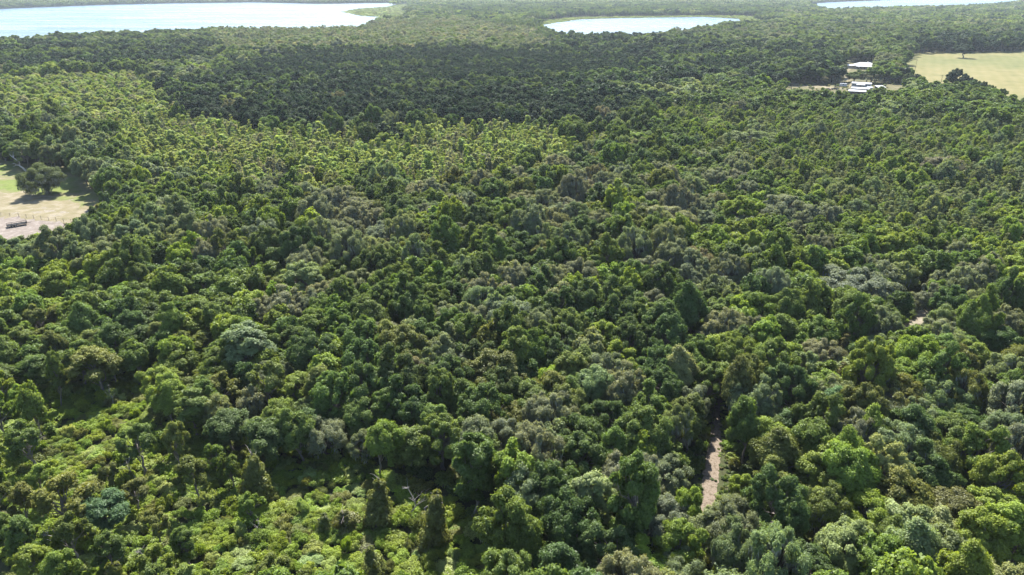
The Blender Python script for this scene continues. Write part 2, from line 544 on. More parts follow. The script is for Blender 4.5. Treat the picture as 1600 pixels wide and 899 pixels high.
MODEL_COL = bpy.data.collections.new('tree_models')      # never linked to the scene: only drawn where the masses place them
for i, me in enumerate(MODELS):
    MODEL_COL.objects.link(bpy.data.objects.new('model_%03d' % i, me))

def mass_tree():
    ng = bpy.data.node_groups.new('scatter', 'GeometryNodeTree')
    ng.interface.new_socket('Geometry', in_out='INPUT', socket_type='NodeSocketGeometry')
    ng.interface.new_socket('Geometry', in_out='OUTPUT', socket_type='NodeSocketGeometry')
    N = ng.nodes; L = ng.links
    gi = N.new('NodeGroupInput'); go = N.new('NodeGroupOutput')
    ci = N.new('GeometryNodeCollectionInfo')
    ci.inputs['Collection'].default_value = MODEL_COL
    ci.inputs['Separate Children'].default_value = True
    ci.inputs['Reset Children'].default_value = True
    ip = N.new('GeometryNodeInstanceOnPoints')
    ip.inputs['Pick Instance'].default_value = True
    def att(name, ty):
        a = N.new('GeometryNodeInputNamedAttribute'); a.data_type = ty
        a.inputs['Name'].default_value = name
        return a.outputs['Attribute']
    L.new(gi.outputs[0], ip.inputs['Points'])
    L.new(ci.outputs[0], ip.inputs['Instance'])
    L.new(att('proto', 'INT'), ip.inputs['Instance Index'])
    L.new(att('rot', 'FLOAT_VECTOR'), ip.inputs['Rotation'])
    L.new(att('scl', 'FLOAT_VECTOR'), ip.inputs['Scale'])
    L.new(ip.outputs[0], go.inputs[0])
    return ng
SCATTER = mass_tree()

def mass(name, label, cat, pts, proto, rotz, scl, tint):
    n = len(pts)
    me = bpy.data.meshes.new(name)
    me.vertices.add(n)
    me.vertices.foreach_set('co', np.asarray(pts, np.float32).ravel())
    a = me.attributes.new('proto', 'INT', 'POINT'); a.data.foreach_set('value', np.asarray(proto, np.int32))
    r = np.zeros((n, 3), np.float32); r[:, 2] = rotz
    a = me.attributes.new('rot', 'FLOAT_VECTOR', 'POINT'); a.data.foreach_set('vector', r.ravel())
    a = me.attributes.new('scl', 'FLOAT_VECTOR', 'POINT'); a.data.foreach_set('vector', np.asarray(scl, np.float32).ravel())
    a = me.attributes.new('tint', 'FLOAT_VECTOR', 'POINT'); a.data.foreach_set('vector', np.asarray(tint, np.float32).ravel())
    o = link(bpy.data.objects.new(name, me))
    md = o.modifiers.new('scatter', 'NODES'); md.node_group = SCATTER
    tag(o, label, cat, kind='stuff')
    return o

#@@ZONES@@
# ------------------------------------------------------------------ the setting: ground, water, clearings
rnd = random.Random(7)

def sheet(name, poly, z, mat, label=None, cat=None, rough_edge=0.0, seg=None, kind='structure'):
    """flat outline with an uneven edge"""
    rr = random.Random(zlib.crc32(name.encode()))
    pts = []
    n = len(poly)
    for i in range(n):
        x0, y0 = poly[i]; x1, y1 = poly[(i + 1) % n]
        L = math.hypot(x1 - x0, y1 - y0)
        k = max(1, int(L / seg)) if seg else 1
        for j in range(k):
            t = j / k
            jx, jy = (rr.gauss(0, rough_edge), rr.gauss(0, rough_edge)) if rough_edge else (0, 0)
            pts.append((x0 + (x1 - x0) * t + jx, y0 + (y1 - y0) * t + jy, z))
    bm = bmesh.new()
    f = bm.faces.new([bm.verts.new(p) for p in pts])
    bmesh.ops.triangulate(bm, faces=[f])
    bmesh.ops.recalc_face_normals(bm, faces=bm.faces)
    if sum(x.normal.z for x in bm.faces) < 0:
        bmesh.ops.reverse_faces(bm, faces=bm.faces)
    me = bpy.data.meshes.new(name); bm.to_mesh(me); bm.free()
    me.materials.append(mat)
    o = link(bpy.data.objects.new(name, me))
    tag(o, label, cat, kind=kind)
    return o

def ground_mat(name, stops, scale, detail=8, stops2=None, scale2=0.02, bump=0.5, rough=0.95):
    m, nt, out = new_mat(name)
    b = nd(nt, 'ShaderNodeBsdfPrincipled')
    f = noise(nt, scale, detail, 0.68)
    c = ramp(nt, f, stops)
    if stops2:
        f2 = noise(nt, scale2, 5, 0.6, dist=0.6)
        c = mixc(nt, ramp(nt, f2, [(0.42, (0, 0, 0)), (0.58, (1, 1, 1))]), c, ramp(nt, f, stops2))
    nt.links.new(c, b.inputs['Base Color'])
    b.inputs['Roughness'].default_value = rough
    b.inputs['Specular IOR Level'].default_value = 0.15
    bp = nd(nt, 'ShaderNodeBump'); bp.inputs['Strength'].default_value = bump; bp.inputs['Distance'].default_value = 0.2
    nt.links.new(f, bp.inputs['Height']); nt.links.new(bp.outputs[0], b.inputs['Normal'])
    nt.links.new(b.outputs[0], out.inputs[0])
    return m

M_GROUND = ground_mat('forest_floor', [(0.3, (0.03, 0.028, 0.016)), (0.55, (0.05, 0.058, 0.022)), (0.75, (0.075, 0.07, 0.035))], 0.9)
M_GRASS = ground_mat('pasture_grass', [(0.3, (0.085, 0.115, 0.024)), (0.7, (0.14, 0.17, 0.042))], 0.35, 8,
                     [(0.3, (0.13, 0.115, 0.056)), (0.6, (0.185, 0.155, 0.095)), (0.75, (0.155, 0.15, 0.065))], 0.045)
M_DIRT = ground_mat('bare_dirt', [(0.25, (0.115, 0.094, 0.074)), (0.5, (0.17, 0.143, 0.122)), (0.62, (0.225, 0.195, 0.172)), (0.8, (0.14, 0.125, 0.085))], 0.5, 9)
M_SAND = ground_mat('white_sand', [(0.3, (0.14, 0.122, 0.08)), (0.5, (0.20, 0.175, 0.135)), (0.7, (0.265, 0.24, 0.195))], 0.8, 9)
M_HAY = ground_mat('hay_grass', [(0.28, (0.10, 0.10, 0.036)), (0.45, (0.16, 0.14, 0.054)), (0.6, (0.175, 0.152, 0.066)), (0.75, (0.215, 0.185, 0.092))], 0.045, 10,
                   [(0.3, (0.095, 0.102, 0.034)), (0.7, (0.145, 0.14, 0.05))], 0.006)
M_MEADOW = ground_mat('wet_meadow_grass', [(0.3, (0.07, 0.10, 0.022)), (0.7, (0.14, 0.17, 0.045))], 0.5)
M_DRY = ground_mat('dry_pasture', [(0.3, (0.125, 0.115, 0.055)), (0.5, (0.175, 0.15, 0.09)), (0.62, (0.225, 0.195, 0.14)), (0.78, (0.13, 0.14, 0.05))], 0.22, 9)
M_YARD = ground_mat('yard_grass', [(0.3, (0.075, 0.078, 0.03)), (0.6, (0.12, 0.105, 0.055)), (0.8, (0.16, 0.135, 0.085))], 0.12)
M_LITTER = ground_mat('track_litter', [(0.28, (0.06, 0.048, 0.032)), (0.42, (0.115, 0.092, 0.066)), (0.54, (0.205, 0.165, 0.128)), (0.62, (0.125, 0.10, 0.074)), (0.72, (0.18, 0.143, 0.112)), (0.85, (0.10, 0.088, 0.05))], 1.5, 12)
M_MARSH = ground_mat('marsh_grass', [(0.3, (0.10, 0.135, 0.036)), (0.7, (0.16, 0.19, 0.055))], 0.03)

def mown(m):
    nt = m.node_tree
    b = next(n for n in nt.nodes if n.type == 'BSDF_PRINCIPLED')
    src = b.inputs['Base Color'].links[0].from_socket
    tc = nd(nt, 'ShaderNodeTexCoord')
    mp = nd(nt, 'ShaderNodeMapping'); mp.inputs['Rotation'].default_value = (0, 0, .5)
    wv = nd(nt, 'ShaderNodeTexWave'); wv.inputs['Scale'].default_value = .035; wv.inputs['Distortion'].default_value = 5.0; wv.inputs['Detail'].default_value = 3; wv.inputs['Detail Scale'].default_value = .6
    nt.links.new(tc.outputs['Object'], mp.inputs[0]); nt.links.new(mp.outputs[0], wv.inputs['Vector'])
    nt.links.new(mixc(nt, wv.outputs['Fac'], mixc(nt, 1.0, src, (.90, .93, .86), 'MULTIPLY'), src), b.inputs['Base Color'])
mown(M_HAY)

def water_mat():
    m, nt, out = new_mat('lake_water')
    b = nd(nt, 'ShaderNodeBsdfPrincipled')
    b.inputs['Base Color'].default_value = (0.06, 0.11, 0.16, 1)
    b.inputs['Roughness'].default_value = 0.12
    b.inputs['IOR'].default_value = 1.33
    b.inputs['Specular IOR Level'].default_value = 0.17     # ruffled water mirrors less than a calm sheet
    tc = nd(nt, 'ShaderNodeTexCoord'); mp = nd(nt, 'ShaderNodeMapping')
    mp.inputs['Scale'].default_value = (0.004, 0.02, 1)
    nt.links.new(tc.outputs['Object'], mp.inputs[0])
    big = nd(nt, 'ShaderNodeTexNoise'); big.inputs['Scale'].default_value = 1.0; big.inputs['Detail'].default_value = 4
    nt.links.new(mp.outputs[0], big.inputs['Vector'])
    rr = nd(nt, 'ShaderNodeMapRange')       # wind lanes: calm and ruffled water
    rr.inputs['From Min'].default_value = 0.42; rr.inputs['From Max'].default_value = 0.62
    rr.inputs['To Min'].default_value = 0.2; rr.inputs['To Max'].default_value = 0.4
    nt.links.new(big.outputs['Fac'], rr.inputs['Value'])
    nt.links.new(rr.outputs[0], b.inputs['Roughness'])
    n = noise(nt, 0.25, 3, 0.5)
    bp = nd(nt, 'ShaderNodeBump'); bp.inputs['Strength'].default_value = 1.0; bp.inputs['Distance'].default_value = 2.2
    nt.links.new(n, bp.inputs['Height']); nt.links.new(bp.outputs[0], b.inputs['Normal'])
    nt.links.new(b.outputs[0], out.inputs[0])
    return m
M_WATER = water_mat()

sheet('ground', [(-5600, -300), (5600, -300), (5600, 6800), (-5600, 6800)], 0.0, M_GROUND)

def W(pts, z=0.0):
    return [P(p[0], p[1], p[2] if len(p) > 2 else z) for p in pts]

# openings in the woods, as the photograph shows them
PASTURE_V = [(-120, 225), (0, 252), (38, 262), (112, 272), (150, 300), (152, 324), (122, 344), (100, 360), (40, 371), (-120, 388)]
FIELD_V = [(1408, 98), (1434, 84), (1760, 78), (1760, 190), (1602, 158), (1570, 150), (1530, 134), (1480, 134), (1446, 131), (1438, 118), (1415, 104)]
YARD_V = [(1192, 134), (1270, 131), (1300, 132), (1320, 130), (1420, 131), (1432, 137), (1395, 145), (1345, 149), (1328, 149), (1300, 142), (1200, 138)]
HOUSE_V = [(1325, 98), (1370, 98), (1374, 107), (1345, 111), (1322, 124), (1312, 118), (1314, 108)]
TRACK_V = [(1090, 798), (1095, 742), (1104, 690), (1111, 640), (1127, 640), (1137, 690), (1136, 760), (1128, 805)]
CLEAR_V = [(1408, 516), (1420, 494), (1450, 488), (1458, 500), (1440, 508), (1425, 525)]
GLADE1_V = [(70, 690), (112, 640), (185, 622), (235, 604), (252, 625), (228, 668), (180, 700), (150, 745), (90, 755)]
GLADE2_V = [(408, 775), (455, 738), (520, 745), (560, 745), (700, 800), (770, 860), (790, 899), (430, 899), (412, 840)]
GLADE3_V = [(205, 765), (240, 742), (300, 750), (310, 790), (250, 810)]
CLEAR_SUN = [(1398, 535), (1408, 488), (1450, 478), (1475, 498), (1440, 530)]
OPEN = [PASTURE_V, FIELD_V, YARD_V, HOUSE_V, TRACK_V, CLEAR_V]
GLADE4_V = [(280, 820), (330, 790), (400, 830), (400, 899), (300, 899)]
GLADES = [GLADE1_V, GLADE2_V, GLADE3_V, GLADE4_V]

pasture_w = W([(-200, 205), (0, 248), (38, 255), (115, 262), (165, 295), (170, 330), (140, 372), (110, 412), (40, 425), (-200, 440)])
sheet('pasture', pasture_w, 0.03, M_GRASS, rough_edge=0.8, seg=4)
sheet('dry_grass', W([(-200, 296), (0, 302), (40, 299), (90, 312), (122, 318), (130, 338), (112, 353), (60, 350), (0, 345), (-200, 335)]), 0.035, M_DRY, rough_edge=1.6, seg=2.0)
sheet('dirt_lot', W([(-200, 326), (0, 339), (60, 344), (112, 351), (100, 400), (40, 420), (-200, 436)]), 0.05, M_DIRT, rough_edge=0.9, seg=1.6)
for k, (px, py, w_, h_) in enumerate([(58, 332, 9, 2.2), (78, 330, 12, 2.6), (100, 332, 8, 2.0), (70, 325, 5, 1.0), (112, 312.5, 7, .7), (140, 331, 9, 3.2), (88, 337, 9, 1.6), (24, 333, 6, 1.2)]):
    ring = [(px + w_ * math.cos(a) * rnd.uniform(.55, 1.15), py + h_ * math.sin(a) * rnd.uniform(.55, 1.15)) for a in np.linspace(0, 2 * PI, 14, endpoint=False)]
    sheet('sand_patch', W(ring), 0.04, M_SAND, rough_edge=.35, seg=1.0)
sheet('wet_meadow', W([(-200, 175), (0, 172), (150, 200), (200, 235), (300, 270), (430, 312), (560, 304), (700, 288), (820, 268), (940, 236), (900, 215), (760, 196), (640, 218), (430, 210), (330, 188), (290, 175), (290, 135), (230, 112), (0, 116), (-200, 118)]), 0.02, M_MEADOW, rough_edge=1.5, seg=6)
sheet('hay_field', W([(1400, 99), (1432, 82), (1760, 76), (1760, 215), (1600, 175), (1560, 165), (1470, 150), (1440, 135)]), 0.05, M_HAY, rough_edge=2, seg=20)
sheet('homestead_yard', W([(1155, 136), (1182, 126), (1268, 126), (1300, 128), (1311, 116), (1312, 104), (1325, 97), (1376, 97), (1385, 112), (1330, 126), (1425, 127), (1445, 140), (1420, 158), (1250, 154), (1170, 148)]), 0.05, M_YARD, rough_edge=1.5, seg=10)
track_w = W([(1094, 812), (1098, 742), (1109, 690), (1115, 650), (1128, 575), (1139, 540), (1146, 540), (1137, 575), (1124, 650), (1128, 690), (1122, 760), (1114, 812), (1106, 850), (1086, 850)])
sheet('sandy_track', track_w, 0.03, M_LITTER, rough_edge=0.10, seg=0.45)
sheet('sandy_clearing', W([(1398, 525), (1410, 490), (1455, 482), (1468, 500), (1445, 520), (1425, 545)]), 0.03, M_SAND, rough_edge=0.5, seg=1.5)

NEARZ = 11.0
lakeA = W([(-340, 22), (0, 14.5), (150, 8.5), (250, 6), (400, 4), (500, 6.5), (605, 5), (626, 6)]) + W([(606, 11), (560, 14), (534, 19), (562, 25), (622, 29), (616, 34)]) + \
        W([(560, 41), (480, 44), (380, 46), (250, 48), (130, 53), (40, 59), (-340, 80)], NEARZ)
lakeB = W([(842, 40), (880, 34.5), (905, 31), (960, 29), (1100, 27), (1155, 30), (1158, 35)]) + W([(1118, 42), (1050, 47), (985, 59), (965, 54), (935, 53), (890, 51), (850, 47)], NEARZ)
lakeC = W([(1256, 8), (1290, 4), (1420, -1), (1600, -2), (1620, 2)]) + W([(1550, 7), (1500, 9.5), (1400, 11.5), (1330, 13.5), (1290, 15)], NEARZ)
lake_shapes = []
for nm, lk, lb in (('lake', lakeA, None), ('lake', lakeB, None), ('lake', lakeC, None)):
    sheet('lake', lk, 0.30, M_WATER, rough_edge=3.0, seg=30)
marshA = W([(640, 4), (606, 10), (560, 13), (530, 19), (560, 26), (640, 31), (700, 26), (680, 14)])
marshB = W([(805, 39), (860, 30.5), (905, 27.5), (1000, 26), (1110, 24.6), (1195, 26), (1205, 33), (1150, 40), (1000, 40), (840, 44)])
sheet('marsh', marshA, 0.15, M_MARSH, rough_edge=4, seg=30)
sheet('marsh', marshB, 0.16, M_MARSH, rough_edge=4, seg=30)
WET = [lakeA, lakeB, lakeC]
MARSH_V = [(640, 6), (606, 10), (560, 13), (530, 19), (560, 26), (640, 30), (640, 20)]
MARSHB_V = [(820, 40), (862, 31), (905, 27), (1000, 25.8), (1110, 24.8), (1195, 26), (1200, 33), (1155, 36), (1000, 36), (900, 40), (860, 44)]

# ------------------------------------------------------------------ woods
TINT = {
    'deep': (0.086, 0.132, 0.034), 'mid': (0.122, 0.178, 0.036), 'bright': (0.186, 0.256, 0.040), 'yellow': (0.205, 0.275, 0.032),
    'olive': (0.146, 0.168, 0.040), 'pale': (0.250, 0.295, 0.110), 'silver': (0.185, 0.230, 0.105), 'grey': (0.190, 0.214, 0.130),
    'brown': (0.180, 0.176, 0.108), 'blue': (0.112, 0.205, 0.080), 'cedar': (0.118, 0.112, 0.034), 'pine': (0.168, 0.200, 0.088),
    'black': (0.026, 0.050, 0.023), 'sage': (0.104, 0.128, 0.060), 'straw': (0.270, 0.285, 0.160), 'lime': (0.290, 0.355, 0.110),  # black: dark leaves; in the dark wood it also carries cloud shade
}
# a leaf's colour is shared between what it reflects and what it lets through, half and half
COLOUR_WORDS = {'deep': 'deep green', 'mid': 'mid green', 'bright': 'bright green', 'yellow': 'yellow-green', 'olive': 'olive green', 'pale': 'pale blossoming',
                'silver': 'silvery green', 'grey': 'grey', 'brown': 'brownish', 'blue': 'bluish green', 'cedar': 'brown-olive', 'pine': 'grey-green', 'black': 'dark', 'straw': 'straw-brown', 'lime': 'lime green'}
BASE = {'bigoak': (6.0, 12.0), 'bigmossy': (6.0, 11.0), 'oak': (4.0, 10.5), 'tall': (3.2, 14.0), 'mossy': (4.4, 10.0), 'open': (3.6, 10.0), 'cedar': (2.0, 8.0), 'vine': (2.0, 8.5), 'lone': (8.6, 12.0), 'shrub': (1.9, 2.0), 'dead': (2.0, 8.0),
        'sapling': (1.3, 7.5), 'pine': (1.5, 8.5), 'stick': (1.0, 7.5)}
NAME = {'lone': 'live_oak', 'oak': 'broadleaf_tree', 'tall': 'tall_tree', 'mossy': 'mossy_oak', 'open': 'open_crowned_tree', 'cedar': 'cedar_tree', 'vine': 'vine_covered_tree', 'shrub': 'shrub', 'dead': 'dead_tree'}
CAT = {'oak': 'tree', 'tall': 'tree', 'mossy': 'mossy oak', 'open': 'tree', 'cedar': 'cedar', 'vine': 'vine-covered tree', 'shrub': 'shrub', 'dead': 'dead tree'}
WORDS = {'oak': 'rounded broadleaf tree', 'tall': 'tall narrow tree', 'mossy': 'oak hung with moss', 'open': 'loose-crowned tree', 'cedar': 'cone-shaped cedar', 'vine': 'vine-smothered tree', 'shrub': 'low shrub', 'dead': 'bare dead tree'}

# trees that stand out in the photograph: kind, crown centre in the photo, crown width in photo pixels, colour, height in m, label
STAND = [
    ('open', 150, 578, 84, 'olive', 10.5, 'dark-trunked tree standing alone in the bright shrub glade'),
    ('oak', 160, 806, 70, 'blue', 7.0, 'small bluish green tree beside the shady gap near the lower left corner'),
    ('open', 97, 785, 96, 'olive', 10, 'olive tree with dead branches below its crown near the lower left corner'),
    ('vine', 396, 745, 58, 'olive', 9.5, 'dark creeper-draped column between the two bright shrub glades'),
    ('tall', 378, 540, 86, 'silver', 14, 'tall feathery pale tree rising left of the greyish mossy oak'),
    ('tall', 300, 640, 60, 'mid', 10, 'slim green tree right of the shrub glade with the dark-trunked tree'),
    ('mossy', 440, 487, 88, 'grey', 10.5, 'pinkish grey mossy oak in front of the pale yellow tree'),
    ('oak', 482, 440, 78, 'pale', 11.5, 'pale yellow-green tree in flower behind the pinkish grey oak'),
    ('oak', 553, 452, 74, 'silver', 11, 'silvery light green tree right of the pale flowering one'),
    ('oak', 508, 492, 72, 'mid', 10.5, 'rich green rounded oak right of the pinkish grey mossy oak'),
    ('oak', 565, 492, 60, 'mid', 10, 'green oak just below the silvery light green tree'),
    ('oak', 617, 548, 92, 'olive', 12.5, 'broad olive dome in front of a rust-brown crown, mid picture'),
    ('mossy', 645, 588, 56, 'brown', 10.5, 'rust-brown crown between an olive dome and a silvery-blue tree'),
    ('oak', 694, 557, 74, 'silver', 10.5, 'silvery-blue leaved tree right of the rust-brown crown'),
    ('oak', 768, 588, 112, 'olive', 11, 'wide yellowish olive oak near the picture centre'),
    ('mossy', 792, 505, 86, 'grey', 11, 'ash-grey mossy oak just above the picture centre'),
    ('mossy', 745, 508, 50, 'grey', 9, 'small ash-grey mossy oak left of a larger one'),
    ('oak', 838, 635, 70, 'mid', 9.5, 'compact round green oak right of the wide olive oak'),
    ('mossy', 900, 432, 74, 'grey', 11, 'dull grey mossy oak behind a bright green tree'),
    ('oak', 956, 468, 46, 'bright', 8.5, 'bright green small oak in front of a dull grey one'),
    ('oak', 942, 530, 66, 'bright', 10.5, 'light green tree amid dark oaks right of the picture centre'),
    ('mossy', 1020, 478, 50, 'grey', 9, 'round grey mossy oak left of the pale green slope'),
    ('oak', 865, 598, 48, 'yellow', 9, 'slender yellow-green oak above the compact round green oak'),
    ('oak', 908, 575, 62, 'mid', 9, 'flat-topped dark green oak in the row behind the round green oak'),
    ('oak', 975, 578, 76, 'bright', 9.5, 'flat yellow-green dome left of the pale tree above the track'),
    ('oak', 1066, 592, 62, 'pale', 11.5, 'pale light green tree left of the upper end of the sandy track'),
    ('oak', 900, 625, 60, 'mid', 9, 'green oak between the compact round oak and the flat dome'),
    ('oak', 1012, 690, 104, 'mid', 13, 'big dark green tree left of the sandy track'),
    ('oak', 1068, 648, 60, 'olive', 9.5, 'olive oak hard against the left side of the sandy track'),
    ('tall', 930, 782, 74, 'pale', 13.5, 'tall pale olive tree with bare lower trunk near the bottom edge'),
    ('tall', 806, 742, 74, 'bright', 14, 'tall bright green tree, right one of a pair near the bottom'),
    ('tall', 735, 732, 78, 'mid', 15, 'tall dark green tree, left one of a pair near the bottom'),
    ('oak', 592, 695, 62, 'bright', 10, 'bright green tree above the creeper columns'),
    ('oak', 470, 680, 62, 'mid', 10, 'green tree at the upper edge of the lower shrub glade'),
    ('vine', 586, 788, 58, 'olive', 8.5, 'stout creeper-covered column at the middle of the lower glade'),
    ('vine', 676, 815, 62, 'olive', 10, 'tall creeper-covered column right of a grey dead top'),
    ('vine', 540, 810, 52, 'olive', 4.5, 'squat creeper-covered mound left of the stout column'),
    ('vine', 505, 815, 32, 'olive', 4.0, 'little cone of creeper in the lower shrub glade'),
    ('vine', 585, 872, 44, 'olive', 6.0, 'creeper-covered stump at the bottom edge of the lower glade'),
    ('dead', 645, 775, 40, 'grey', 9.0, 'grey dead tree standing left of a tall creeper column'),
    ('dead', 88, 838, 40, 'grey', 6.5, 'bleached dead tree under the olive tree at lower left'),
    ('dead', 225, 870, 36, 'grey', 5.5, 'bleached dead tree near the bottom edge, left quarter'),
    ('dead', 205, 725, 30, 'grey', 7.5, 'dead tree in the bright shrubs right of the upper glade'),
    ('dead', 172, 618, 16, 'grey', 6.0, 'thin broken stub right of the dark-trunked tree'),
    ('open', 215, 700, 60, 'mid', 9.5, 'loose green tree right of the upper shrub glade'),
    ('open', 45, 690, 74, 'mid', 9.5, 'dark loose-crowned tree at the left edge of the upper glade'),
    ('oak', 1072, 800, 50, 'bright', 10, 'bright green tree left of the lower end of the sandy track'),
    ('oak', 1058, 858, 76, 'bright', 10, 'bright green bushy tree below the end of the track'),
    ('oak', 1018, 902, 96, 'yellow', 9, 'light yellow-green crown cut by the bottom edge'),
    ('mossy', 1150, 846, 112, 'grey', 10.5, 'broad grey-olive mossy oak at the lower end of the sandy track'),
    ('oak', 1312, 862, 112, 'pale', 10, 'large pale green flowering tree at the bottom right'),
    ('oak', 1345, 806, 84, 'yellow', 9.5, 'vivid yellow-green tree behind the large flowering one'),
    ('mossy', 1284, 808, 88, 'olive', 9.5, 'olive mossy oak left of the vivid yellow-green tree'),
    ('oak', 1416, 792, 92, 'olive', 10.5, 'domed olive green oak right of the vivid yellow-green tree'),
    ('oak', 1500, 806, 90, 'cedar', 9, 'dark olive flat crown right of the domed oak'),
    ('oak', 1545, 752, 96, 'bright', 12, 'big bright green tree near the right edge'),
    ('oak', 1592, 846, 96, 'bright', 11, 'bright green tree at the lower right corner'),
    ('oak', 1478, 872, 124, 'silver', 10, 'wide silvery green crown at the bottom right'),
    ('mossy', 1412, 708, 108, 'silver', 11, 'wide grey-green mossy oak above the domed oak'),
    ('oak', 1268, 742, 86, 'bright', 10.5, 'bright green spreading tree right of the sandy track'),
    ('oak', 1206, 698, 78, 'bright', 9, 'bright rounded tree closest on the right of the sandy track'),
    ('oak', 1158, 762, 40, 'yellow', 6, 'small golden-green tree at the right edge of the sandy track'),
    ('oak', 1482, 678, 62, 'mid', 9, 'dark green oak right of the wide grey-green mossy oak'),
    ('mossy', 1184, 640, 84, 'silver', 11, 'grey-green domed oak right of the upper end of the track'),
    ('oak', 1294, 640, 66, 'blue', 10, 'bluish bright green dome among brown cedars'),
    ('mossy', 1328, 458, 134, 'grey', 11, 'very wide grey mossy oak left of the sandy clearing'),
    ('oak', 1400, 560, 62, 'bright', 9.5, 'bright green oak just below the sandy clearing'),
    ('oak', 1520, 562, 62, 'bright', 9.5, 'bright yellowish oak right of the sandy clearing'),
    ('mossy', 1395, 622, 110, 'olive', 10, 'wide olive mossy oak below the bright clearing oak'),
    ('mossy', 1470, 628, 80, 'silver', 10, 'grey-green mossy oak left of the pale grey one at the edge'),
    ('mossy', 1588, 640, 104, 'grey', 11, 'pale grey mossy oak on the right edge'),
    ('mossy', 1588, 568, 64, 'olive', 9.5, 'olive mossy oak at the right edge above the pale grey one'),
    ('cedar', 1316, 545, 40, 'cedar', 9, 'olive-brown cedar behind the row of cedars'),
    ('cedar', 1312, 590, 46, 'cedar', 8, 'brown-tinted cedar in the middle of the cedars'),
    ('cedar', 1265, 612, 44, 'cedar', 7.5, 'brown-tinted cedar left of the bluish dome'),
    ('cedar', 1345, 640, 44, 'cedar', 7.5, 'brown-tinted cedar right of the bluish dome'),
    ('cedar', 1235, 655, 40, 'cedar', 7, 'brown-tinted cedar closest to the grey-green domed oak'),
    ('open', 1246, 575, 48, 'silver', 9.5, 'pale grey-green slender tree left of the cedars'),
    ('mossy', 1186, 522, 46, 'brown', 9, 'brown-tinged mossy oak above the end of the track'),
    ('mossy', 1184, 222, 84, 'silver', 11, 'whitish grey mossy oak far back among green trees'),
    ('mossy', 1470, 264, 78, 'brown', 11, 'tan-brown mossy oak far back near the right edge'),
    ('mossy', 1222, 328, 84, 'grey', 12, 'grey mossy oak right of a yellow-green domed tree'),
    ('oak', 1150, 332, 62, 'yellow', 12, 'yellow-green domed tree left of a grey mossy oak'),
    ('mossy', 1042, 346, 96, 'grey', 11, 'broad grey-brown mossy oak back right of centre'),
    ('mossy', 862, 372, 58, 'grey', 11, 'grey mossy oak back of the picture centre'),
    ('mossy', 764, 388, 78, 'grey', 10, 'ash-grey mossy crowns back of the picture centre, left one'),
    ('oak', 988, 224, 62, 'yellow', 12, 'pale yellow-green dome at the edge of the dark wood'),
    ('oak', 1120, 200, 44, 'yellow', 11, 'yellow-green dome far back right of the dark wood'),
    ('oak', 990, 262, 66, 'deep', 12, 'dark dome in front of the pale yellow-green one'),
    ('oak', 365, 162, 56, 'yellow', 13, 'sunlit yellow-green tree against the dark wood'),
    ('oak', 34, 210, 62, 'bright', 12, 'light green dome behind the pasture at the left edge'),
    ('oak', 70, 208, 56, 'bright', 12, 'light green dome right of its twin behind the pasture'),
    ('oak', 112, 226, 50, 'bright', 11, 'light green tree behind the lone pasture oak'),
    ('mossy', 166, 284, 44, 'grey', 10, 'round grey tree at the corner of the pasture'),
    ('oak', 215, 300, 48, 'bright', 11, 'leafy green dome right of the round grey tree'),
    ('oak', 270, 330, 74, 'silver', 12, 'large silvery domed tree right of the pasture'),
    ('oak', 310, 362, 46, 'yellow', 11, 'pale yellow-green dome below the large silvery tree'),
    ('mossy', 322, 404, 64, 'grey', 11, 'grey-green mossy oak below the pale yellow dome'),
    ('oak', 140, 356, 48, 'deep', 11, 'dark tree at the near corner of the pasture'),
    ('oak', 1206, 115, 36, 'deep', 11, 'dark round oak, leftmost of three behind the yard drive'),
    ('oak', 1231, 113, 36, 'deep', 11, 'dark round oak, middle one of three behind the yard drive'),
    ('oak', 1256, 117, 28, 'deep', 10, 'dark round oak, right one of three behind the yard drive'),
    ('mossy', 1288, 125, 16, 'brown', 6.5, 'small purplish-brown tree left of the farmhouse drive'),
    ('mossy', 1313, 124, 14, 'brown', 6, 'small purplish-brown tree beside the farmhouse drive'),
    ('oak', 1336, 119, 34, 'deep', 8, 'dark green clump below the farmhouse, left half'),
    ('mossy', 1362, 120, 36, 'brown', 8, 'brownish clump below the farmhouse, right half'),
    ('oak', 1387, 116, 24, 'deep', 9, 'dark tree right of the farmhouse clump'),
    ('oak', 1404, 117, 22, 'deep', 9, 'dark tree between the farmhouse clump and the hay field'),
    ('oak', 1418, 122, 18, 'deep', 9, 'dark tree at the inner corner of the hay field'),
    ('tall', 1430, 124, 20, 'black', 12, 'dark tall tree with bare trunk at the end of the yard'),
    ('oak', 1449, 137, 16, 'olive', 7, 'small olive tree where the yard meets the hay field'),
    ('oak', 1462, 136, 16, 'deep', 7, 'small dark tree left of the utility pole'),
    ('oak', 1490, 122, 32, 'black', 15, 'largest tree of the dark clump inside the hay field edge'),
    ('oak', 1507, 129, 24, 'black', 11.5, 'second tree of the dark row along the hay field'),
    ('oak', 1522, 134, 22, 'deep', 10.5, 'third tree of the dark row along the hay field'),
    ('oak', 1535, 138, 20, 'black', 10, 'fourth tree of the dark row along the hay field'),
    ('oak', 1548, 143, 20, 'deep', 10, 'fifth tree of the dark row along the hay field'),
    ('oak', 1562, 148, 20, 'deep', 9.5, 'last tree of the dark row along the hay field'),
    ('oak', 1508, 78, 30, 'black', 14, 'dark domed tree at the far edge of the hay field'),
    ('vine', 168, 322, 34, 'deep', 12, 'dark creeper-covered tree at the pasture edge'),
]

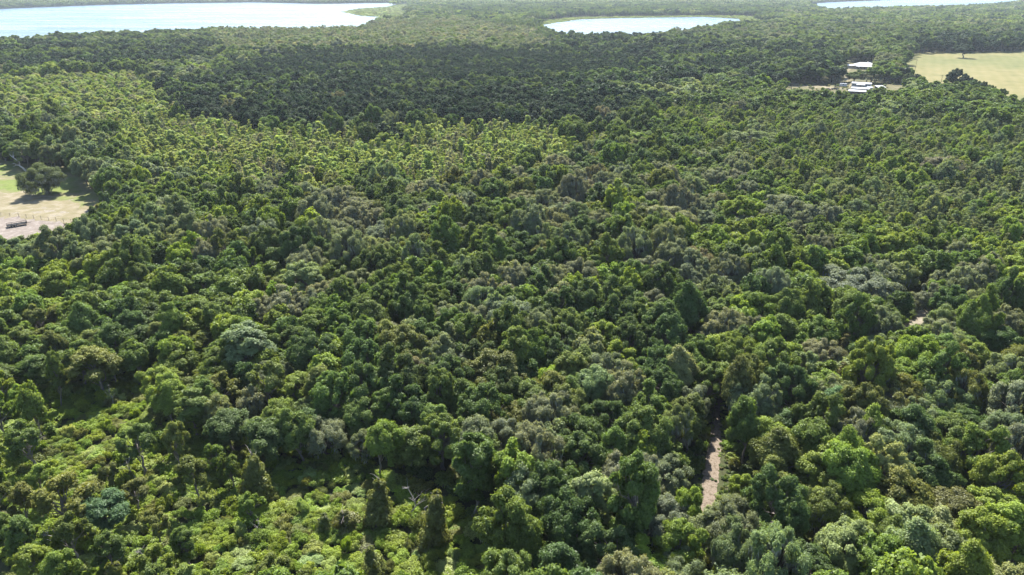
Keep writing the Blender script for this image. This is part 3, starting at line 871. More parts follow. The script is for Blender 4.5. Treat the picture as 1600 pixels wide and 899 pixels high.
# -- scattering with crowns that touch but do not pile up
class Grid:
    def __init__(s, c): s.c = c; s.d = {}
    def ok(s, x, y, r, k):
        ix, iy = int(x // s.c), int(y // s.c)
        for a in (-1, 0, 1):
            for b in (-1, 0, 1):
                for (X, Y, R_) in s.d.get((ix + a, iy + b), ()):
                    if (X - x) ** 2 + (Y - y) ** 2 < (k * (r + R_)) ** 2:
                        return False
        return True
    def add(s, x, y, r):
        s.d.setdefault((int(x // s.c), int(y // s.c)), []).append((x, y, r))

SAP_V = [(285, 186), (330, 184), (430, 205), (560, 206), (640, 206), (700, 200), (760, 196), (900, 210), (960, 214), (960, 240), (830, 275), (700, 290), (560, 302), (430, 308), (300, 282), (190, 240), (150, 195), (0, 185), (-200, 180), (-200, 116), (0, 114), (230, 112), (290, 130), (285, 170)]
PINE_V = [(1010, 168), (1100, 160), (1700, 155), (1700, 420), (1430, 390), (1260, 300), (1120, 262), (1060, 230)]
PLANT_V = [(285, 140), (400, 86), (640, 74), (900, 76), (1010, 96), (1005, 126), (800, 132), (560, 134), (400, 128)]
DARKW_V = [(285, 200), (285, 140), (400, 128), (800, 132), (1005, 126), (1010, 160), (960, 205), (700, 196), (560, 200)]  # dark wood: shade of a passing cloud is put into its trees' tints

PAL = {
    'leftnear': [(.08, 'oak', 2.2, 3.4, 'yellow'), (.18, 'oak', 2.4, 4.0, 'bright'), (.16, 'open', 2.4, 3.8, 'olive'), (.08, 'open', 2.2, 3.4, 'mid'), (.24, 'oak', 2.4, 4.2, 'mid'), (.10, 'tall', 2.0, 3.0, 'mid'),
                 (.07, 'oak', 2.6, 4.2, 'deep'), (.05, 'mossy', 2.4, 3.6, 'silver'), (.04, 'mossy', 2.4, 3.6, 'grey')],
    'vineland': [(.22, 'open', 1.7, 2.8, 'olive'), (.20, 'tall', 1.5, 2.2, 'mid'), (.03, 'vine', 1.5, 2.4, 'olive'), (.22, 'open', 1.7, 2.8, 'bright'), (.13, 'oak', 1.8, 3.0, 'bright'), (.13, 'oak', 1.8, 3.0, 'mid'), (.03, 'vine', 1.5, 2.2, 'bright'), (.04, 'dead', .9, 1.4, 'grey')],
    'centre': [(.08, 'mossy', 2.8, 4.2, 'silver'), (.12, 'mossy', 3.0, 5.2, 'grey'), (.05, 'oak', 2.8, 4.6, 'silver'), (.07, 'oak', 2.8, 4.6, 'olive'), (.24, 'oak', 3.0, 5.4, 'deep'), (.08, 'tall', 2.4, 3.2, 'mid'),
               (.24, 'oak', 2.8, 5.0, 'mid'), (.12, 'oak', 2.4, 4.0, 'bright')],
    'rightnear': [(.08, 'mossy', 3.0, 5.0, 'silver'), (.05, 'mossy', 3.0, 4.6, 'grey'), (.09, 'mossy', 2.8, 4.6, 'olive'), (.14, 'oak', 3.0, 4.8, 'deep'), (.08, 'oak', 2.8, 4.6, 'olive'), (.28, 'oak', 2.8, 5.0, 'mid'),
                  (.25, 'oak', 2.6, 4.8, 'bright'), (.03, 'oak', 2.8, 4.4, 'pale')],
    'rightmid': [(.08, 'mossy', 3.0, 5.2, 'grey'), (.08, 'mossy', 2.6, 4.4, 'silver'), (.06, 'cedar', 1.6, 2.2, 'cedar'), (.14, 'oak', 2.8, 4.6, 'deep'), (.36, 'oak', 2.6, 4.4, 'mid'), (.28, 'oak', 2.4, 4.0, 'bright')],
    'midcentre': [(.14, 'mossy', 3.4, 6.4, 'grey'), (.03, 'mossy', 3.2, 5.4, 'brown'), (.13, 'mossy', 3.0, 5.6, 'silver'), (.08, 'oak', 3.0, 5.4, 'olive'), (.18, 'oak', 3.2, 6.0, 'deep'), (.26, 'oak', 3.0, 5.6, 'mid'), (.18, 'oak', 2.8, 4.8, 'bright')],
    'midleft': [(.14, 'oak', 3.2, 6.2, 'silver'), (.12, 'oak', 3.0, 5.4, 'deep'), (.10, 'open', 2.6, 4.0, 'olive'), (.26, 'oak', 3.0, 5.6, 'mid'), (.24, 'oak', 2.6, 5.0, 'bright'), (.14, 'oak', 2.6, 4.6, 'yellow')],
    'midright': [(.05, 'mossy', 3.0, 5.0, 'grey'), (.18, 'pine', 1.3, 2.0, 'pine'), (.08, 'oak', 2.4, 4.0, 'deep'), (.30, 'oak', 2.2, 3.8, 'mid'), (.39, 'oak', 2.0, 3.6, 'bright')],
    'pine': [(.05, 'mossy', 2.4, 4.2, 'silver'), (.66, 'pine', 1.2, 2.0, 'pine'), (.10, 'oak', 1.8, 3.2, 'mid'), (.19, 'oak', 1.7, 3.0, 'bright')],
    'sap': [(.09, 'stick', .9, 1.4, 'grey'), (.14, 'sapling', 1.1, 1.9, 'straw'), (.06, 'sapling', 1.0, 1.8, 'yellow'), (.12, 'sapling', 1.1, 2.0, 'pale'), (.15, 'sapling', 1.1, 2.0, 'bright'), (.36, 'sapling', .8, 2.5, 'lime'), (.08, 'shrub', 1.4, 2.4, 'lime')],
    'darkw': [(.03, 'mossy', 4.0, 6.4, 'brown'), (.05, 'mossy', 4, 6, 'grey'), (.72, 'oak', 4.0, 6.6, 'black'), (.20, 'oak', 3.6, 6.0, 'deep')],  # mostly near-black: cloud shade put into the leaf tint
    'back': [(.14, 'mossy', 3.4, 6.0, 'grey'), (.12, 'mossy', 3.4, 6.0, 'silver'), (.24, 'oak', 3.4, 6.4, 'deep'), (.32, 'oak', 3.4, 6.2, 'mid'), (.18, 'oak', 3.0, 5.2, 'bright')],
}
VINE_V = [(-200, 590), (60, 575), (200, 580), (290, 640), (400, 690), (540, 705), (700, 775), (770, 840), (800, 899), (820, 980), (-300, 980)]
def waves(x, y, s, seed):
    r = np.random.default_rng(seed); v = 0
    for i in range(9):
        a = r.uniform(0, 6.28); k = r.uniform(.5, 2.4) / s
        v = v + np.sin((x * np.cos(a) + y * np.sin(a)) * k + r.uniform(0, 6.28))
    return v / (4.5) ** .5          # about normal, spread 1

def zone(px, py):
    """numpy: name of the stand of trees at a photo pixel"""
    z = np.full(px.shape, 'back', dtype=object)
    z[(py > 420) & (px < 480)] = 'leftnear'
    z[(py > 420) & (px >= 480)] = 'centre'
    z[(py > 560) & (px >= 1090)] = 'rightnear'
    z[(py > 420) & (py <= 560) & (px >= 1050)] = 'rightmid'
    z[(py > 262) & (py <= 420)] = 'midcentre'
    z[(py > 205) & (py <= 420) & (px < 350)] = 'midleft'
    z[(py > 300) & (py <= 420) & (px > 1060)] = 'midright'
    z[inside(px, py, VINE_V)] = 'vineland'
    z[inside(px, py, PINE_V)] = 'pine'
    z[inside(px, py, DARKW_V)] = 'darkw'
    z[inside(px, py, SAP_V)] = 'sap'
    return z

rng = np.random.default_rng(11)
grid = Grid(12.0)
TREES = []        # dicts: kind x y r h tint label

def blocked(x, y, r, h):
    """would a tree here stand in, or hide, one of the openings"""
    qx = x + r * np.array([0, 0, -1., 1., 0, 0, -.8, .8, -.75, .75]); qz = h * np.array([0, .97, .6, .6, .6, .3, .82, .82, .4, .4]); qy = np.full(10, y)
    u, v, d = proj(qx, qy, qz)
    for poly in OPEN:
        if inside(u, v, poly).any(): return True
    if not inside(u[:1], v[:1], [(-1e4, 60), (1e4, 60), (1e4, 1e4), (-1e4, 1e4)]).all():
        for poly in (MARSH_V, MARSHB_V):
            if inside(u[:2], v[:2], poly).any(): return True
    return False

def in_glade(x, y, r, h):
    u, v, d = proj(np.array([x, x, x]), np.array([y, y, y]), np.array([0, .45 * h, .85 * h]))
    if any(inside(u, v, g).any() for g in GLADES): return True
    c = .75 * h / math.tan(SUN_EL)             # or shade it
    u, v, d = proj(np.array([x, x - .5 * r, x + .5 * r]), np.full(3, y - c), np.full(3, 1.0))
    return any(inside(u, v, g).sum() > 1 for g in GLADES[:2] + [TRACK_V]) or inside(u, v, CLEAR_SUN).any()

for kind, px, py, w, tint, h, lab in STAND:
    x, y = P(px, py, .62 * h if kind not in ('vine', 'dead') else .5 * h)
    _, _, d = proj(x, y, .6 * h)
    r = w / 2 * float(d) / FPX
    TREES.append(dict(kind=kind, x=x, y=y, r=r, h=h, tint=tint, label=lab, stand=True))
    grid.add(x, y, r * .85)

def wedge(n, d0, d1, half=math.radians(43)):
    a = rng.uniform(-half, half, n)
    d = np.sqrt(rng.uniform(d0 ** 2, d1 ** 2, n))
    return np.sin(a) * d, np.cos(a) * d

cx, cyy = wedge(60000, 40, 455)
pu, pv, pd = proj(cx, cyy, np.full(cx.shape, 6.0))
near_dark = (pv < 215) & (pu > 280) & (pu < 980)       # the dark wood keeps its sharp front
zz = zone(pu + np.where(near_dark, 0, 22) * waves(cx, cyy, 10, 31), pv + np.where(near_dark, 0, 9) * waves(cx, cyy, 12, 32))
cand = []
wv = waves(cx, cyy, 9.0, 3)
gapw = waves(cx, cyy, 7.0, 41)
patch = .5 * (1 + np.tanh(wv * .8))           # like grows beside like
for i in range(len(cx)):
    pal = PAL[zz[i]]
    if zz[i] == 'vineland' and rng.uniform() < .45: continue
    if zz[i] == 'sap' and gapw[i] > 1.1: continue
    q = patch[i] if rng.uniform() < .62 else rng.uniform()
    q = min(max(q, 0), .9999); acc = 0
    for wgt, kind, r0, r1, tint in pal:
        acc += wgt
        if q <= acc: break
    r = rng.uniform(r0, r1)
    b = BASE[kind]
    h = b[1] * (r / b[0]) ** 0.5 * (rng.uniform(0.78, 1.14) if rng.uniform() < .88 else rng.uniform(1.14, 1.38))
    if zz[i] in ('leftnear', 'midright'): h *= 0.9
    if zz[i] == 'darkw': h = min(h * 1.05, 15.0)
    cand.append((r + rng.uniform(-.9, .9), i, kind, r, h, tint))
cand.sort(key=lambda c: -c[0])
for _, i, kind, r, h, tint in cand:
    x, y = float(cx[i]), float(cyy[i])
    k = {'sapling': .54, 'stick': .8, 'pine': .74}.get(kind, .57)
    if zz[i] == 'vineland': k = 1.02
    if not grid.ok(x, y, r, k): continue
    if blocked(x, y, r, h): continue
    if in_glade(x, y, r, h) and not (kind in ('vine',) and rng.uniform() < .25): continue
    grid.add(x, y, r)
    TREES.append(dict(kind=kind, x=x, y=y, r=r, h=h, tint=tint, label=None, stand=False))

# which of them are things of their own: those that show largest
LIMIT = {'oak': 290, 'tall': 60, 'mossy': 150, 'open': 70, 'cedar': 30, 'vine': 45, 'dead': 30}
for t in TREES:
    u, v, d = proj(t['x'], t['y'], .62 * t['h'])
    t['u'], t['v'], t['size'] = float(u), float(v), t['r'] / float(d)
    t['in'] = -10 < u < 1610 and 0 < v < 935
chosen = {}
for t in sorted(TREES, key=lambda t: (not t['stand'], -t['size'])):
    k = t['kind']
    t['thing'] = k in LIMIT and t['in'] and chosen.get(k, 0) < LIMIT[k]
    if t['thing']: chosen[k] = chosen.get(k, 0) + 1

def tint_of(name, s, spread=.16):
    rr = random.Random(s)
    f = 1 + rr.uniform(-spread, spread)
    c = TINT[name]
    return (c[0] * f * (1 + rr.uniform(-.10, .10)), c[1] * f, c[2] * f * (1 + rr.uniform(-.15, .15)))

def place(t, i):
    k = t['kind']
    rr = random.Random(i * 7 + 3)
    m = 'big' + k if k in ('oak', 'mossy') and t['r'] > 4.3 else k
    d = NEAR[m][rr.randrange(len(NEAR[m]))]
    b = BASE[m]
    root = empty(NAME[k], (t['x'], t['y'], 0), rr.uniform(0, 2 * PI))
    s = t['r'] / b[0]
    e = rr.uniform(.9, 1.12)
    root.scale = (s * e, s / e, t['h'] / b[1])
    lean = .09 if k == 'vine' else .045
    root.rotation_euler = (rr.gauss(0, lean), rr.gauss(0, lean), root.rotation_euler[2])
    for nm, me in d.items():
        o = link(bpy.data.objects.new(nm, me), root)
        if nm == 'crown':
            o['tint'] = tint_of(t['tint'], i)
    return root

import re
CUT = re.compile(r",| (in|beside|with|standing|between|rising|right|left|behind|above|below|at|near|just|hard|cut|among|amid|far|back|on|closest|against|mid|where|inside|along|of|and|under|draped) ")
LAND = []
_short = {}
for (kind, px, py, w, tint, h, lab) in STAND:
    key = CUT.split(lab + ' ', 1)[0].strip()
    _short.setdefault(key, []).append((px, py))
for key, v in _short.items():
    if len(v) == 1 and 3 <= len(key.split()) <= 5: LAND.append((key, *v[0]))
LAND += [('sandy track', 1116, 730), ('sandy clearing', 1432, 503), ('pasture oak', 74, 281), ('black trailer', 27, 351)]
DIRW = ['right of', 'above and right of', 'above', 'above and left of', 'left of', 'below and left of', 'below', 'below and right of']
ORD = ['nearest', 'second', 'third', 'fourth', 'fifth', 'sixth', 'seventh', 'eighth', 'ninth', 'tenth', 'eleventh', 'twelfth', 'thirteenth', 'fourteenth']
LOOK = {'oak': 'tree', 'tall': 'tall tree', 'mossy': 'mossy oak', 'open': 'loose-crowned tree', 'cedar': 'cedar', 'vine': 'creeper column', 'shrub': 'shrub mound', 'dead': 'bare tree'}
def auto_labels(ts):
    """say how each tree looks and where it stands from the most telling tree near it"""
    book = {}
    for t in ts:
        size = 'large ' if t['r'] > 3.4 and t['kind'] in ('oak', 'mossy') else 'small ' if t['r'] < 2.5 and t['kind'] in ('oak', 'mossy', 'open', 'shrub') and t['kind'] != 'shrub' else ''
        if t['kind'] == 'shrub': size = 'wide ' if t['r'] > 1.55 else 'small ' if t['r'] < 1.2 else ''
        look = size + ('bleached' if t['kind'] == 'dead' else COLOUR_WORDS[t['tint']]) + ' ' + LOOK[t['kind']]
        k, lx, ly = min(LAND, key=lambda l: (l[1] - t['u']) ** 2 + (l[2] - t['v']) ** 2)
        dx, dy = t['u'] - lx, ly - t['v']
        d = DIRW[int(round(math.atan2(dy, dx) / (PI / 4))) % 8]
        book.setdefault((look, d, k), []).append((math.hypot(dx, dy), t))
    for (look, d, k), v in book.items():
        v.sort(key=lambda q: q[0])
        for i, (_, t) in enumerate(v):
            t['label'] = look + ', ' + (ORD[i] + ' of its kind ' if len(v) > 1 else '') + d + ' the ' + k
            if len(t['label'].split()) > 16:
                t['label'] = look + ', ' + (ORD[i] + ' ' if len(v) > 1 else '') + d + ' the ' + k

GROUPN = {'oak': 'broadleaf trees of the wood', 'tall': 'tall trees of the wood', 'mossy': 'oaks hung with moss', 'open': 'loose-crowned trees of the wood', 'cedar': 'cedars of the wood', 'vine': 'trees smothered in creeper', 'shrub': 'shrubs of the glades', 'dead': 'dead trees'}
auto_labels([t for t in TREES if t['thing'] and not t['label']])
for i, t in enumerate(TREES):
    if t['thing']:
        tag(place(t, i), t['label'], CAT[t['kind']], GROUPN[t['kind']])

MIDKIND = {'oak': 'oak_m', 'tall': 'tall_m', 'mossy': 'mossy_m', 'open': 'oak_m', 'cedar': 'pine_m', 'vine': 'tall_m', 'sapling': 'sapling_m', 'pine': 'pine_m', 'stick': 'stick_m', 'shrub': 'shrub_m', 'dead': 'stick_m'}
def scatter_list(name, label, cat, items):
    """items: (x, y, model kind, base r, base h, r, h, tint name)"""
    n = len(items)
    pts = [(a[0], a[1], 0) for a in items]
    pr = [MIDX[a[2]][random.Random(i).randrange(len(MIDX[a[2]]))] for i, a in enumerate(items)]
    sc = [(a[5] / a[3], a[5] / a[3], a[6] / a[4]) for a in items]
    ti = [tint_of(a[7], i * 3 + 1) for i, a in enumerate(items)]
    ro = [random.Random(i + 5).uniform(0, 2 * PI) for i in range(n)]
    return mass(name, label, cat, pts, pr, ro, sc, ti)

rest = [t for t in TREES if not t['thing']]
def as_items(ts):
    big = lambda t: t['kind'] in ('oak', 'mossy') and t['r'] > 4.3
    return [(t['x'], t['y'], 'big' + MIDKIND[t['kind']] if big(t) else MIDKIND[t['kind']], *BASE['big' + t['kind'] if big(t) else t['kind']], t['r'], t['h'], t['tint']) for t in ts]
scatter_list('woodland', 'closed mixed wood stretching behind the nearer trees', 'woodland', as_items([t for t in rest if t['kind'] not in ('sapling', 'stick', 'pine')]))
scatter_list('sapling_thicket', 'yellow-green thicket of thin saplings and dead stems before the dark wood', 'thicket', as_items([t for t in rest if t['kind'] in ('sapling', 'stick')]))
scatter_list('young_pines', 'grey-green young pines mixed into the wood on the right', 'pines', as_items([t for t in rest if t['kind'] == 'pine']))

# creeper-covered shrubs of the glades: each its own thing, as far as they can be told apart
gx, gy = wedge(80000, 55, 190, math.radians(43))
pu, pv, _ = proj(gx, gy, np.full(gx.shape, 1.0))
okv = inside(pu, pv, VINE_V)
for q in GLADES: okv |= inside(pu, pv, q)
glady = np.zeros(gx.shape, bool)
for q in GLADES: glady |= inside(pu, pv, q)
sg = Grid(5.0)
SHRUB_T = ['yellow', 'lime', 'bright', 'olive', 'yellow', 'yellow', 'bright']
undergrowth = []; shrubs = []; low = []
for i in np.nonzero(okv)[0]:
    x, y = float(gx[i]), float(gy[i])
    r = rng.uniform(.9, 2.1)
    if not sg.ok(x, y, r, .54): continue
    sg.add(x, y, r)
    low.append((not glady[i], -r / y, dict(kind='shrub', x=x, y=y, r=r, h=rng.uniform(.7, 1.7) * (1.7 if rng.uniform() < .15 else 1), tint=SHRUB_T[i % 7], u=float(pu[i]), v=float(pv[i])), int(i)))
low.sort(key=lambda q: q[:2])
for _, _, t, i in low:
    if len(shrubs) < 290 and -5 < t['u'] < 1605 and t['v'] < 905: shrubs.append((t, 9000 + i))
    else: undergrowth.append((t['x'], t['y'], 'shrub_m', *BASE['shrub'], t['r'], t['h'], t['tint']))
auto_labels([t for t, _ in shrubs])
for t, i in shrubs:
    tag(place(t, i), t['label'], CAT['shrub'], GROUPN['shrub'])
# undergrowth between the trunks
ux, uy = wedge(26000, 40, 300)
pu, pv, _ = proj(ux, uy, np.zeros(len(ux)))
bad = np.zeros(len(ux), bool)
for q in OPEN + [VINE_V]:
    bad |= inside(pu, pv, q)
bad |= inside(ux, uy, track_w) | inside(ux, uy, pasture_w)
ug = Grid(5.0)
for x, y, b in zip(ux, uy, bad):
    if b: continue
    r = rng.uniform(.9, 1.9)
    if not ug.ok(x, y, r, .62): continue
    ug.add(x, y, r)
    uu, vv, _ = proj(x, y, 2.0)
    if any(inside(uu, vv, q) for q in OPEN): continue
    undergrowth.append((float(x), float(y), 'shrub_m', *BASE['shrub'], r, rng.uniform(.8, 2.4), ('deep', 'mid', 'mid', 'bright', 'olive')[int(rng.integers(0, 5))]))
scatter_list('undergrowth', 'leafy undergrowth filling the gaps between the trunks', 'undergrowth', undergrowth)

# ---- woods farther off
def jitter_grid(sp, d0, d1, half=math.radians(43)):
    n = int(d1 / sp) + 2
    X, Y = np.meshgrid(np.arange(-n, n + 1) * sp, np.arange(0, n + 1) * sp)
    X = X + (np.arange(X.shape[0]) % 2)[:, None] * sp * .5
    X = (X + rng.uniform(-.38, .38, X.shape) * sp).ravel(); Y = (Y + rng.uniform(-.38, .38, Y.shape) * sp).ravel()
    d = np.hypot(X, Y); k = (d > d0) & (d < d1) & (np.abs(np.arctan2(X, Y)) < half)
    return X[k], Y[k]

MIXED = [('grey', .09), ('silver', .13), ('black', .14), ('deep', .42), ('mid', .18), ('bright', .04)]
BELTS = [[(-100, 76), (330, 72), (330, 98), (240, 106), (-100, 112)], [(1000, 62), (1300, 84), (1320, 100), (1300, 126), (1160, 128), (1010, 132)], [(880, 56), (1060, 66), (1020, 100), (880, 92)],
         [(1430, 60), (1750, 50), (1750, 80), (1432, 84)], [(620, 10), (1250, 8), (1250, 24), (900, 24), (700, 30)], [(-100, 0), (620, -2), (620, 4), (-100, 16)]]
def pick(mix, q):
    a = 0
    for n_, w_ in mix:
        a += w_
        if q <= a: return n_
    return mix[0][0]

def far_band(name, label, cat, sp, d0, d1, rr, oak, mossy, pine, grove_=False):
    X, Y = jitter_grid(sp, d0, d1)
    u, v, d = proj(X, Y, np.full(X.shape, 7.0))
    u0, v0, _ = proj(X, Y, np.zeros(X.shape))
    ut, vt, _ = proj(X, Y, np.full(X.shape, 10.5))
    bad = np.zeros(X.shape, bool)
    for q in OPEN[:4] + [MARSH_V, MARSHB_V]:
        bad |= inside(u0, v0, q) | inside(ut, vt, q)
    for q in OPEN[1:4]:
        for zz_ in (4.0, 8.0):
            a_, b_, _ = proj(X, Y, np.full(X.shape, zz_)); bad |= inside(a_, b_, q)
    for q in WET: bad |= inside(X, Y, q)
    ju = u + 26 * waves(X, Y, 14, 21) + rng.normal(size=X.shape) * 8; jv = v + 3.0 * waves(X, Y, 18, 22) + rng.normal(size=X.shape) * 2
    plant = inside(ju, jv, PLANT_V)
    dark = inside(ju, jv, DARKW_V) & ~plant
    sapz = inside(ju, jv, SAP_V)
    belt = np.zeros(X.shape, bool)
    for q_ in BELTS: belt |= inside(ju, jv, q_)
    thin = rng.uniform(size=X.shape) < .12
    w1 = waves(X, Y, 60, 1); w3 = waves(X, Y, 26, 9); w2 = waves(X, Y, 150, 2)
    greyer = inside(u, v, [(330, 36), (700, 30), (830, 50), (860, 75), (560, 78), (330, 80)])
    items = []
    for i in range(len(X)):
        if bad[i] or (plant[i] and thin[i]): continue
        q = float(np.clip(.5 * (1 + np.tanh(w3[i] * .8)), 0, .999)) if rng.uniform() < .6 else rng.uniform()
        r = rng.uniform(*rr) * (1 + .14 * w1[i]); h = 10.5 * (r / 4.5) ** .5 * rng.uniform(.75, 1.15)
        if grove_:
            items.append((X[i], Y[i], 'grove', 4.0, 10.5, 4.0, rng.uniform(9.0, 13), ('deep' if q < .75 else 'black') if belt[i] else pick(MIXED, q))); continue
        if plant[i]:
            items.append((X[i], Y[i], oak, 4.0, 10.5, rng.uniform(3.0, 4.6), rng.uniform(7.8, 11.4), 'black' if q < .8 else 'deep')); continue  # plantation's own dark tone plus cloud shade, both in the tint
        if dark[i]:
            items.append((X[i], Y[i], oak, 4.0, 10.5, r * 1.05, h * 1.1, 'black' if q < .7 else 'deep')); continue  # border trees: cloud shade put into their tint
        if sapz[i]:
            items.append((X[i], Y[i], oak, 4.0, 10.5, rng.uniform(2.4, 4.0), rng.uniform(6.0, 8.6), ('lime', 'lime', 'pale', 'straw', 'bright', 'yellow')[int(rng.uniform() * 5.99)])); continue
        if belt[i]:
            items.append((X[i], Y[i], oak, 4.0, 10.5, r * 1.1, h * 1.15, 'black' if q < .62 else 'deep' if q < .94 else 'mid')); continue
        if greyer[i]:
            items.append((X[i], Y[i], mossy, 4.4, 10.0, r, h, ('grey', 'straw', 'silver', 'silver', 'grey', 'mid')[int(q * 5.99)])); continue
        m = MIXED if w2[i] < .6 else [('silver', .12), ('deep', .55), ('mid', .33)]
        c = pick(m, q)
        kd = mossy if c in ('grey', 'brown') else oak
        items.append((X[i], Y[i], kd, 4.4 if kd == mossy else 4.0, 10.0 if kd == mossy else 10.5, r, h, c))
    return scatter_list(name, label, cat, items)

far_band('woodland', 'dark plantation and mixed woods in front of the lakes', 'woodland', 6.8, 450, 780, (3.8, 6.6), 'oak_f', 'mossy_f', 'pine_f')
far_band('woodland', 'woods reaching to the near shores of the lakes', 'woodland', 8.2, 780, 1500, (4.6, 7.6), 'oak_f', 'mossy_f', 'pine_f')
far_band('woodland', 'hazy woods around and beyond the lakes', 'woodland', 19.0, 1500, 5600, (4, 6), None, None, None, True)

# reeds of the lake margins
rx, ry = [], []
for poly in (marshA, marshB):
    xs = [q[0] for q in poly]; ys = [q[1] for q in poly]
    X = rng.uniform(min(xs), max(xs), 5200); Y = rng.uniform(min(ys), max(ys), 5200)
    k = inside(X, Y, poly)
    for w_ in WET: k &= ~inside(X, Y, w_)
    rx += list(X[k]); ry += list(Y[k])
scatter_list('marsh_reeds', 'light green reeds fringing the lakes', 'reeds', [(x, y, 'shrub_m', *BASE['shrub'], rng.uniform(3, 6), rng.uniform(.8, 2.2), ('lime', 'bright', 'olive', 'mid')[int(rng.integers(0, 4))]) for x, y in zip(rx, ry)])
# rough grass and bushes of the yard
yx = [(x, y) for x, y in zip(rng.uniform(180, 420, 900), rng.uniform(470, 760, 900)) if inside(np.array(proj(x, y, 0)[0]), np.array(proj(x, y, 0)[1]), [(1175, 130), (1300, 128), (1430, 128), (1440, 142), (1400, 152), (1200, 150)])]
scatter_list('yard_bushes', 'low weedy bushes scattered over the yard', 'bushes', [(x, y, 'shrub_m', *BASE['shrub'], rng.uniform(.8, 2.0), rng.uniform(.5, 1.8), ('olive', 'mid', 'straw', 'grey')[int(rng.integers(0, 4))]) for x, y in yx[:150]])

# weeds and seedlings along the track
wx = rng.uniform(22, 62, 9000); wy = rng.uniform(72, 150, 9000)
pu, pv, _ = proj(wx, wy, np.zeros(wx.shape))
kk = inside(pu, pv, [(1076, 899), (1082, 798), (1088, 742), (1098, 690), (1106, 630), (1122, 560), (1146, 560), (1136, 640), (1146, 690), (1146, 770), (1140, 899)])
on = inside(wx, wy, track_w)
kk &= (~on & (rng.uniform(size=wx.shape) < .6)) | (rng.uniform(size=wx.shape) < .035)
scatter_list('track_weeds', 'weeds and seedlings along the edges of the sandy track', 'weeds', [(x, y, 'shrub_m', *BASE['shrub'], rng.uniform(.2, .38) if o_ else rng.uniform(.22, .6), rng.uniform(.12, .3) if o_ else rng.uniform(.15, .6), ('mid', 'bright', 'olive', 'straw', 'deep')[int(rng.integers(0, 5))]) for x, y, o_ in zip(wx[kk], wy[kk], on[kk])])
# ------------------------------------------------------------------ the homestead, fences and small things
def box_geo(bm, x0, x1, y0, y1, z0, z1):
    vs = [bm.verts.new((x, y, z)) for z in (z0, z1) for y in (y0, y1) for x in (x0, x1)]
    for f in ((0, 2, 3, 1), (4, 5, 7, 6), (0, 1, 5, 4), (1, 3, 7, 5), (3, 2, 6, 7), (2, 0, 4, 6)):
        bm.faces.new([vs[i] for i in f])

def part(name, mat, parent, boxes=(), polys=(), label=None, bevel=0.0):
    bm = bmesh.new()
    for b in boxes: box_geo(bm, *b)
    for vs, fs in polys:
        v = [bm.verts.new(p) for p in vs]
        for f in fs: bm.faces.new([v[i] for i in f])
    if bevel:
        bmesh.ops.bevel(bm, geom=bm.edges[:], offset=bevel, segments=2, affect='EDGES')
    bmesh.ops.recalc_face_normals(bm, faces=bm.faces)
    me = bpy.data.meshes.new(name); bm.to_mesh(me); bm.free()
    me.materials.append(mat)
    o = link(bpy.data.objects.new(name, me), parent)
    if label: o['label'] = label
    return o

def tube_part(name, mat, parent, segs, sides=6):
    g = Geo()
    for a, b, r in segs:
        tube(g, [a, b], [r, r], sides)
    me = g.mesh(name, [mat])
    return link(bpy.data.objects.new(name, me), parent)

def cyl_part(name, mat, parent, c, axis, r, w, sides=14):
    """closed disc-like cylinder (wheels)"""
    bm = bmesh.new()
    bmesh.ops.create_cone(bm, cap_ends=True, segments=sides, radius1=r, radius2=r, depth=w)
    me = bpy.data.meshes.new(name); bm.to_mesh(me); bm.free()
    me.materials.append(mat)
    o = link(bpy.data.objects.new(name, me), parent)
    o.location = c
    o.rotation_euler = (0, PI / 2, 0) if axis == 'x' else (PI / 2, 0, 0) if axis == 'y' else (0, 0, 0)
    return o

M_ROOF = simple_mat('white_roof_metal', (0.36, 0.37, 0.38), 0.5, 0.10, 0.8)
M_WALL = simple_mat('cream_siding', (0.42, 0.38, 0.31), 0.8, 0.12, 0.7)
M_WHITE = simple_mat('white_siding', (0.42, 0.43, 0.45), 0.7, 0.12, 0.6)
M_GLASS = simple_mat('window_glass', (0.03, 0.035, 0.04), 0.15, 0.2, 0.4)
M_POST = simple_mat('weathered_post', (0.17, 0.145, 0.12), 0.9, 0.3, 3)
M_WIRE = simple_mat('fence_wire', (0.12, 0.10, 0.09), 0.6, 0.2, 2, 0.5)
M_BLACK = simple_mat('black_paint', (0.008, 0.008, 0.009), 0.95, 0.2, 2)
M_RUBBER = simple_mat('rubber', (0.02, 0.02, 0.02), 0.9, 0.2, 2)
M_STEEL = simple_mat('dull_steel', (0.35, 0.35, 0.36), 0.45, 0.15, 2, 0.6)
M_DARKCAR = simple_mat('dark_car_paint', (0.03, 0.032, 0.04), 0.3, 0.2, 1)
M_REDBROWN = simple_mat('rust_brown_paint', (0.11, 0.05, 0.035), 0.5, 0.25, 1)
M_SKIRT = simple_mat('grey_skirting', (0.22, 0.22, 0.22), 0.9, 0.2, 1)
M_WHITEWOOD = simple_mat('sun_bleached_wood', (0.5, 0.47, 0.43), 0.85, 0.2, 2)
M_DOOR = simple_mat('door_paint', (0.16, 0.10, 0.07), 0.6, 0.2, 1)

def yaw_at(x, y):
    return -math.atan2(x, y)

def site(name, px, py, turn=0.0, label=None, cat=None, group=None):
    x, y = P(px, py)
    o = empty(name, (x, y, 0.06), yaw_at(x, y) + turn)
    tag(o, label, cat, group)
    return o

def window(parent, x, y, z, w, h):
    f = part('window', M_WHITE, parent, [(x - w / 2 - .08, x + w / 2 + .08, y - .05, y + .04, z - .08, z + h + .08)])
    part('pane', M_GLASS, f, [(x - w / 2, x + w / 2, y - .08, y - .045, z, z + h)])

